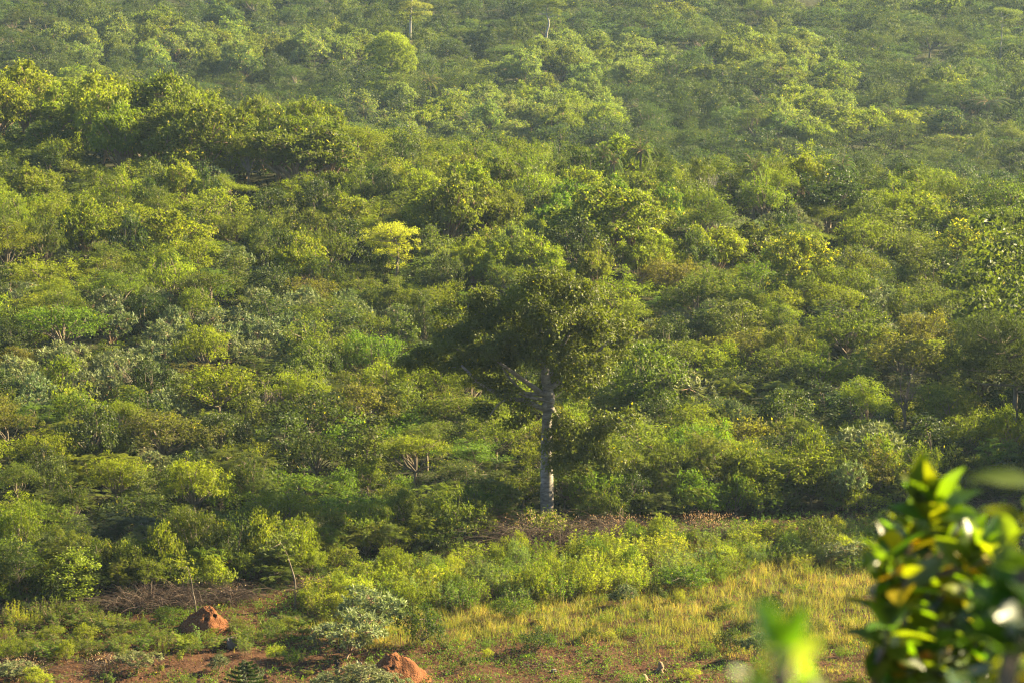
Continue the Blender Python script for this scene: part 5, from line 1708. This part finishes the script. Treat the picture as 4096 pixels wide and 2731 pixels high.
tips = [(3735, 2010, 7.0, 14, .5), (3660, 2060, 7.1, 8, .6), (3800, 2080, 7.2, 11, .3), (3560, 2190, 7.0, 10, .2), (3640, 2160, 7.2, 11, .3), (3740, 2170, 7.4, 12, .2), (3850, 2170, 7.3, 10, .4), (3940, 2190, 7.0, 9, .6),
        (3545, 2250, 6.9, 7, .3), (3630, 2300, 6.9, 11, .1), (3720, 2330, 7.2, 12, .2), (3830, 2290, 7.4, 12, .3), (3930, 2320, 7.2, 11, .2), (3560, 2380, 7.0, 9, .0), (3670, 2420, 7.3, 11, .1), (3790, 2420, 7.4, 12, .2),
        (3900, 2430, 7.2, 12, .1), (3560, 2500, 6.8, 8, .0), (3690, 2530, 7.0, 11, .2), (3820, 2540, 7.3, 12, .1), (3950, 2540, 7.0, 11, .2), (3620, 2640, 6.9, 11, .1), (3750, 2650, 7.1, 12, .2), (3880, 2660, 7.2, 12, .1), (3490, 2710, 6.9, 7, .3),
        (3560, 2730, 7.0, 10, .1), (3700, 2760, 7.2, 10, .2), (3850, 2780, 7.2, 10, .2), (3980, 2260, 7.1, 10, .5), (4040, 2360, 7.2, 10, .3), (4060, 2180, 7.0, 7, .6), (4010, 2440, 7.0, 11, .2), (4070, 2560, 7.1, 11, .2), (3990, 2660, 7.0, 11, .2), (4060, 2720, 7.2, 10, .2), (3690, 1975, 7.0, 7, .9)]
near_bush("glossy_bush", "near bush of broad waxy leaves, some orange, blurred before the clearing", [(3740, 2080, 7.2), (3600, 2300, 7.1), (3860, 2300, 7.4), (3680, 2500, 7.2), (3900, 2600, 7.3), (3500, 2650, 7.0)],
          tips, 0.125, 5, (1.35, 7.3), [(0.06, 0.10, 0.013), (0.125, 0.15, 0.012), (0.38, 0.20, 0.014)])
tips2 = [(4070, 2330, 4.3, 9, .1), (4040, 2480, 4.3, 9, .1), (4110, 2420, 4.2, 9, .2), (4080, 2600, 4.3, 9, .1), (4000, 2680, 4.4, 9, .2), (4120, 2200, 4.2, 6, .1), (4150, 1890, 4.3, 5, .0), (3850, 2730, 4.4, 8, .2)]
near_bush("dark_bush", "closest dark leaved bush, strongly blurred, at the lower right edge", [(4090, 2250, 4.25), (4060, 2500, 4.3), (4010, 2700, 4.35)], tips2, 0.11, 6, (0.85, 4.35), [(0.035, 0.065, 0.012), (0.05, 0.09, 0.012), (0.1, 0.12, 0.02)])
tips3 = [(3150, 2650, 2.6, 8, .3), (3230, 2690, 2.7, 8, .2), (3060, 2760, 2.6, 8, .3), (3170, 2770, 2.65, 8, .2), (3310, 2770, 2.7, 7, .2)]
near_bush("pale_shrub", "strongly blurred pale green sprig rising at the bottom edge", [(3140, 2600, 2.6), (3230, 2720, 2.7)], tips3, 0.05, 8, (0.26, 2.65), [(0.13, 0.19, 0.05), (0.12, 0.17, 0.03), (0.10, 0.15, 0.02)],
          fixed=[(3115, 2590, 3040, 2395, 2.6, (0.055, 0.125, 0.012)), (3125, 2590, 3225, 2420, 2.6, (0.05, 0.115, 0.012)), (3140, 2640, 3290, 2560, 2.62, (0.16, 0.21, 0.06)), (3140, 2650, 3060, 2590, 2.62, (0.16, 0.21, 0.06))])

# ------------------------------------------------------------------ labels of the many plants
WORD = {"round": "leafy tree", "large": "spreading tree", "draped": "creeper-draped tree", "feather": "layered tree", "silver": "narrow-leaved shrub", "bush": "low bush", "compound": "feathery shrub", "weed": "weedy shrub", "cassava": "cassava plant", "palm": "palm"}
CAT = {"round": "tree", "large": "tree", "draped": "tree", "feather": "tree", "silver": "shrub", "bush": "bush", "compound": "shrub", "weed": "shrub", "cassava": "crop plant", "palm": "palm tree"}
MARKS = [(300, 60, "the top left corner"), (900, 130, "the pale grove at the top left"), (1500, 60, "the two stemmed pale tree"), (2190, 60, "the slender bare trunked tree"), (2750, 90, "the top of the far slope"), (3400, 110, "the shadowy far slope"), (3990, 100, "the tall airy tree"),
         (200, 330, "the left crest"), (640, 480, "the biggest grove tree"), (1180, 520, "the loose yellow green tree"), (1560, 260, "the drooping lime tree"), (2000, 470, "the pale green band"), (2500, 560, "the pair of palms"), (3040, 400, "the spiky palm"), (3500, 440, "the shining palms"), (3946, 430, "the largest palm"),
         (150, 720, "the dark hollow under the grove"), (700, 800, "the foot of the biggest grove tree"), (1460, 760, "the broad dark tree"), (1800, 850, "the yellow speckled tree"), (2430, 860, "the widest yellow speckled tree"), (2655, 760, "the small round dark crown"), (3320, 760, "the dark crown on the crest"), (3900, 800, "the crest's far end"),
         (250, 1080, "the shaded left slope"), (700, 1080, "the light green rounded tree"), (1200, 1060, "the grey green shrubs"), (1560, 960, "the layered yellow tree"), (2790, 1150, "the rounded mid green tree"), (3160, 1080, "the yellow leaved open tree"), (3830, 1000, "the thin yellow speckled tree"),
         (250, 1400, "the silver shrubs"), (750, 1350, "the silver band"), (1260, 1360, "the domed olive tree"), (1650, 1300, "the tall tree's left limbs"), (2600, 1300, "the tall tree's right limbs"), (3130, 1280, "the creeper tower"), (3420, 1330, "the fine twigged olive tree"), (3950, 1400, "the big dark tree"),
         (330, 1620, "the lime topped tree"), (900, 1650, "the hollow of the left slope"), (1400, 1650, "the slope left of the tall trunk"), (1900, 1700, "the tall tree's shade"), (2570, 1550, "the vivid green tree"), (2700, 1620, "the wide silver shrub"), (3150, 1600, "the slope right of the vivid tree"), (3480, 1760, "the drooping silver shrub"), (3950, 1750, "the shaded right edge"),
         (150, 2000, "the left edge thicket"), (600, 2050, "the thicket above the dry brush"), (735, 2280, "the slim sapling"), (1130, 2180, "the small leaning tree"), (1600, 2050, "the thicket left of the tall trunk"), (1950, 2050, "the tall tree's foot"), (2500, 2000, "the dead brown bush"), (2830, 2080, "the cream leaved dead bush"), (3300, 2000, "the wood edge on the right"),
         (150, 2550, "the upright weeds"), (500, 2550, "the cassava patch"), (818, 2480, "the holed mound"), (930, 2590, "the grey boulder"), (1200, 2520, "the weedy strip's left end"), (1500, 2420, "the tall silver shrub"), (1900, 2380, "the sunlit weedy strip"), (2300, 2330, "the middle of the weedy strip"), (2750, 2300, "the wide low green bush"), (3265, 2200, "the cone shaped bush"), (3800, 2160, "the near waxy bush"),
         (990, 2700, "the tiered sapling"), (1572, 2660, "the flat topped mound"), (2000, 2560, "the low dark bush"), (2400, 2520, "the golden grass"), (2900, 2560, "the dark low bush in the grass"), (2640, 2680, "the broken stump"), (3100, 2500, "the blurred near leaves"), (600, 2680, "the tilled soil")]
def name_all():
    info = []
    radii = {}
    for t in THINGS:
        radii.setdefault(t[1], []).append(t[3])
    cuts = {k: np.quantile(v, [0.3, 0.7]) for k, v in radii.items()}
    groups = {}
    for t in THINGS:
        o, kind, tint, r, x, y, zt = t
        px, py = project((x, y, zt - 0.3 * (zt - tz(x, y))))
        size = "small" if r < cuts[kind][0] else "big" if r > cuts[kind][1] else "medium"
        d = [((px - a) ** 2 + ((py - b) * 1.4) ** 2, i) for i, (a, b, _) in enumerate(MARKS)]
        i = min(d)[1]
        a, b, w = MARKS[i]
        dx, dy = px - a, py - b
        if dx * dx + dy * dy < 70 ** 2:
            rel = "at"
        elif abs(dx) > abs(dy) * 1.2:
            rel = "right of" if dx > 0 else "left of"
        else:
            rel = "below" if dy > 0 else "above"
        key = (size, tint, kind, rel, i)
        groups.setdefault(key, []).append((px, py, o))
        o["category"] = CAT[kind]
        o["group"] = {"weed": "weedy shrubs of the clearing", "cassava": "cassava plants of the clearing", "palm": "palms of the slope"}.get(kind, WORD[kind] + "s of the slope")
    for (size, tint, kind, rel, i), v in groups.items():
        base = f"{size} {tint} {WORD[kind]} {rel} {MARKS[i][2]}"
        v.sort(key=lambda e: e[0])
        n = len(v)
        if n == 1:
            v[0][2]["label"] = base
            continue
        spread = max(e[0] for e in v) - min(e[0] for e in v) > 60
        for j, (px, py, o) in enumerate(v):
            if n == 2:
                w = ("left one", "right one")[j]
            elif n == 3:
                w = ("leftmost", "middle one", "rightmost")[j]
            else:
                w = "leftmost" if j == 0 else "rightmost" if j == n - 1 else ("second", "third", "fourth", "fifth", "sixth", "seventh", "eighth")[min(j - 1, 6)] + " from left"
            o["label"] = f"{base}, {w}"
name_all()
import collections
print("COUNTS", collections.Counter(t[1] for t in THINGS), len(THINGS), len(OUTSIDE), len(bpy.data.objects), sum(len(m.polygons) for m in bpy.data.meshes))
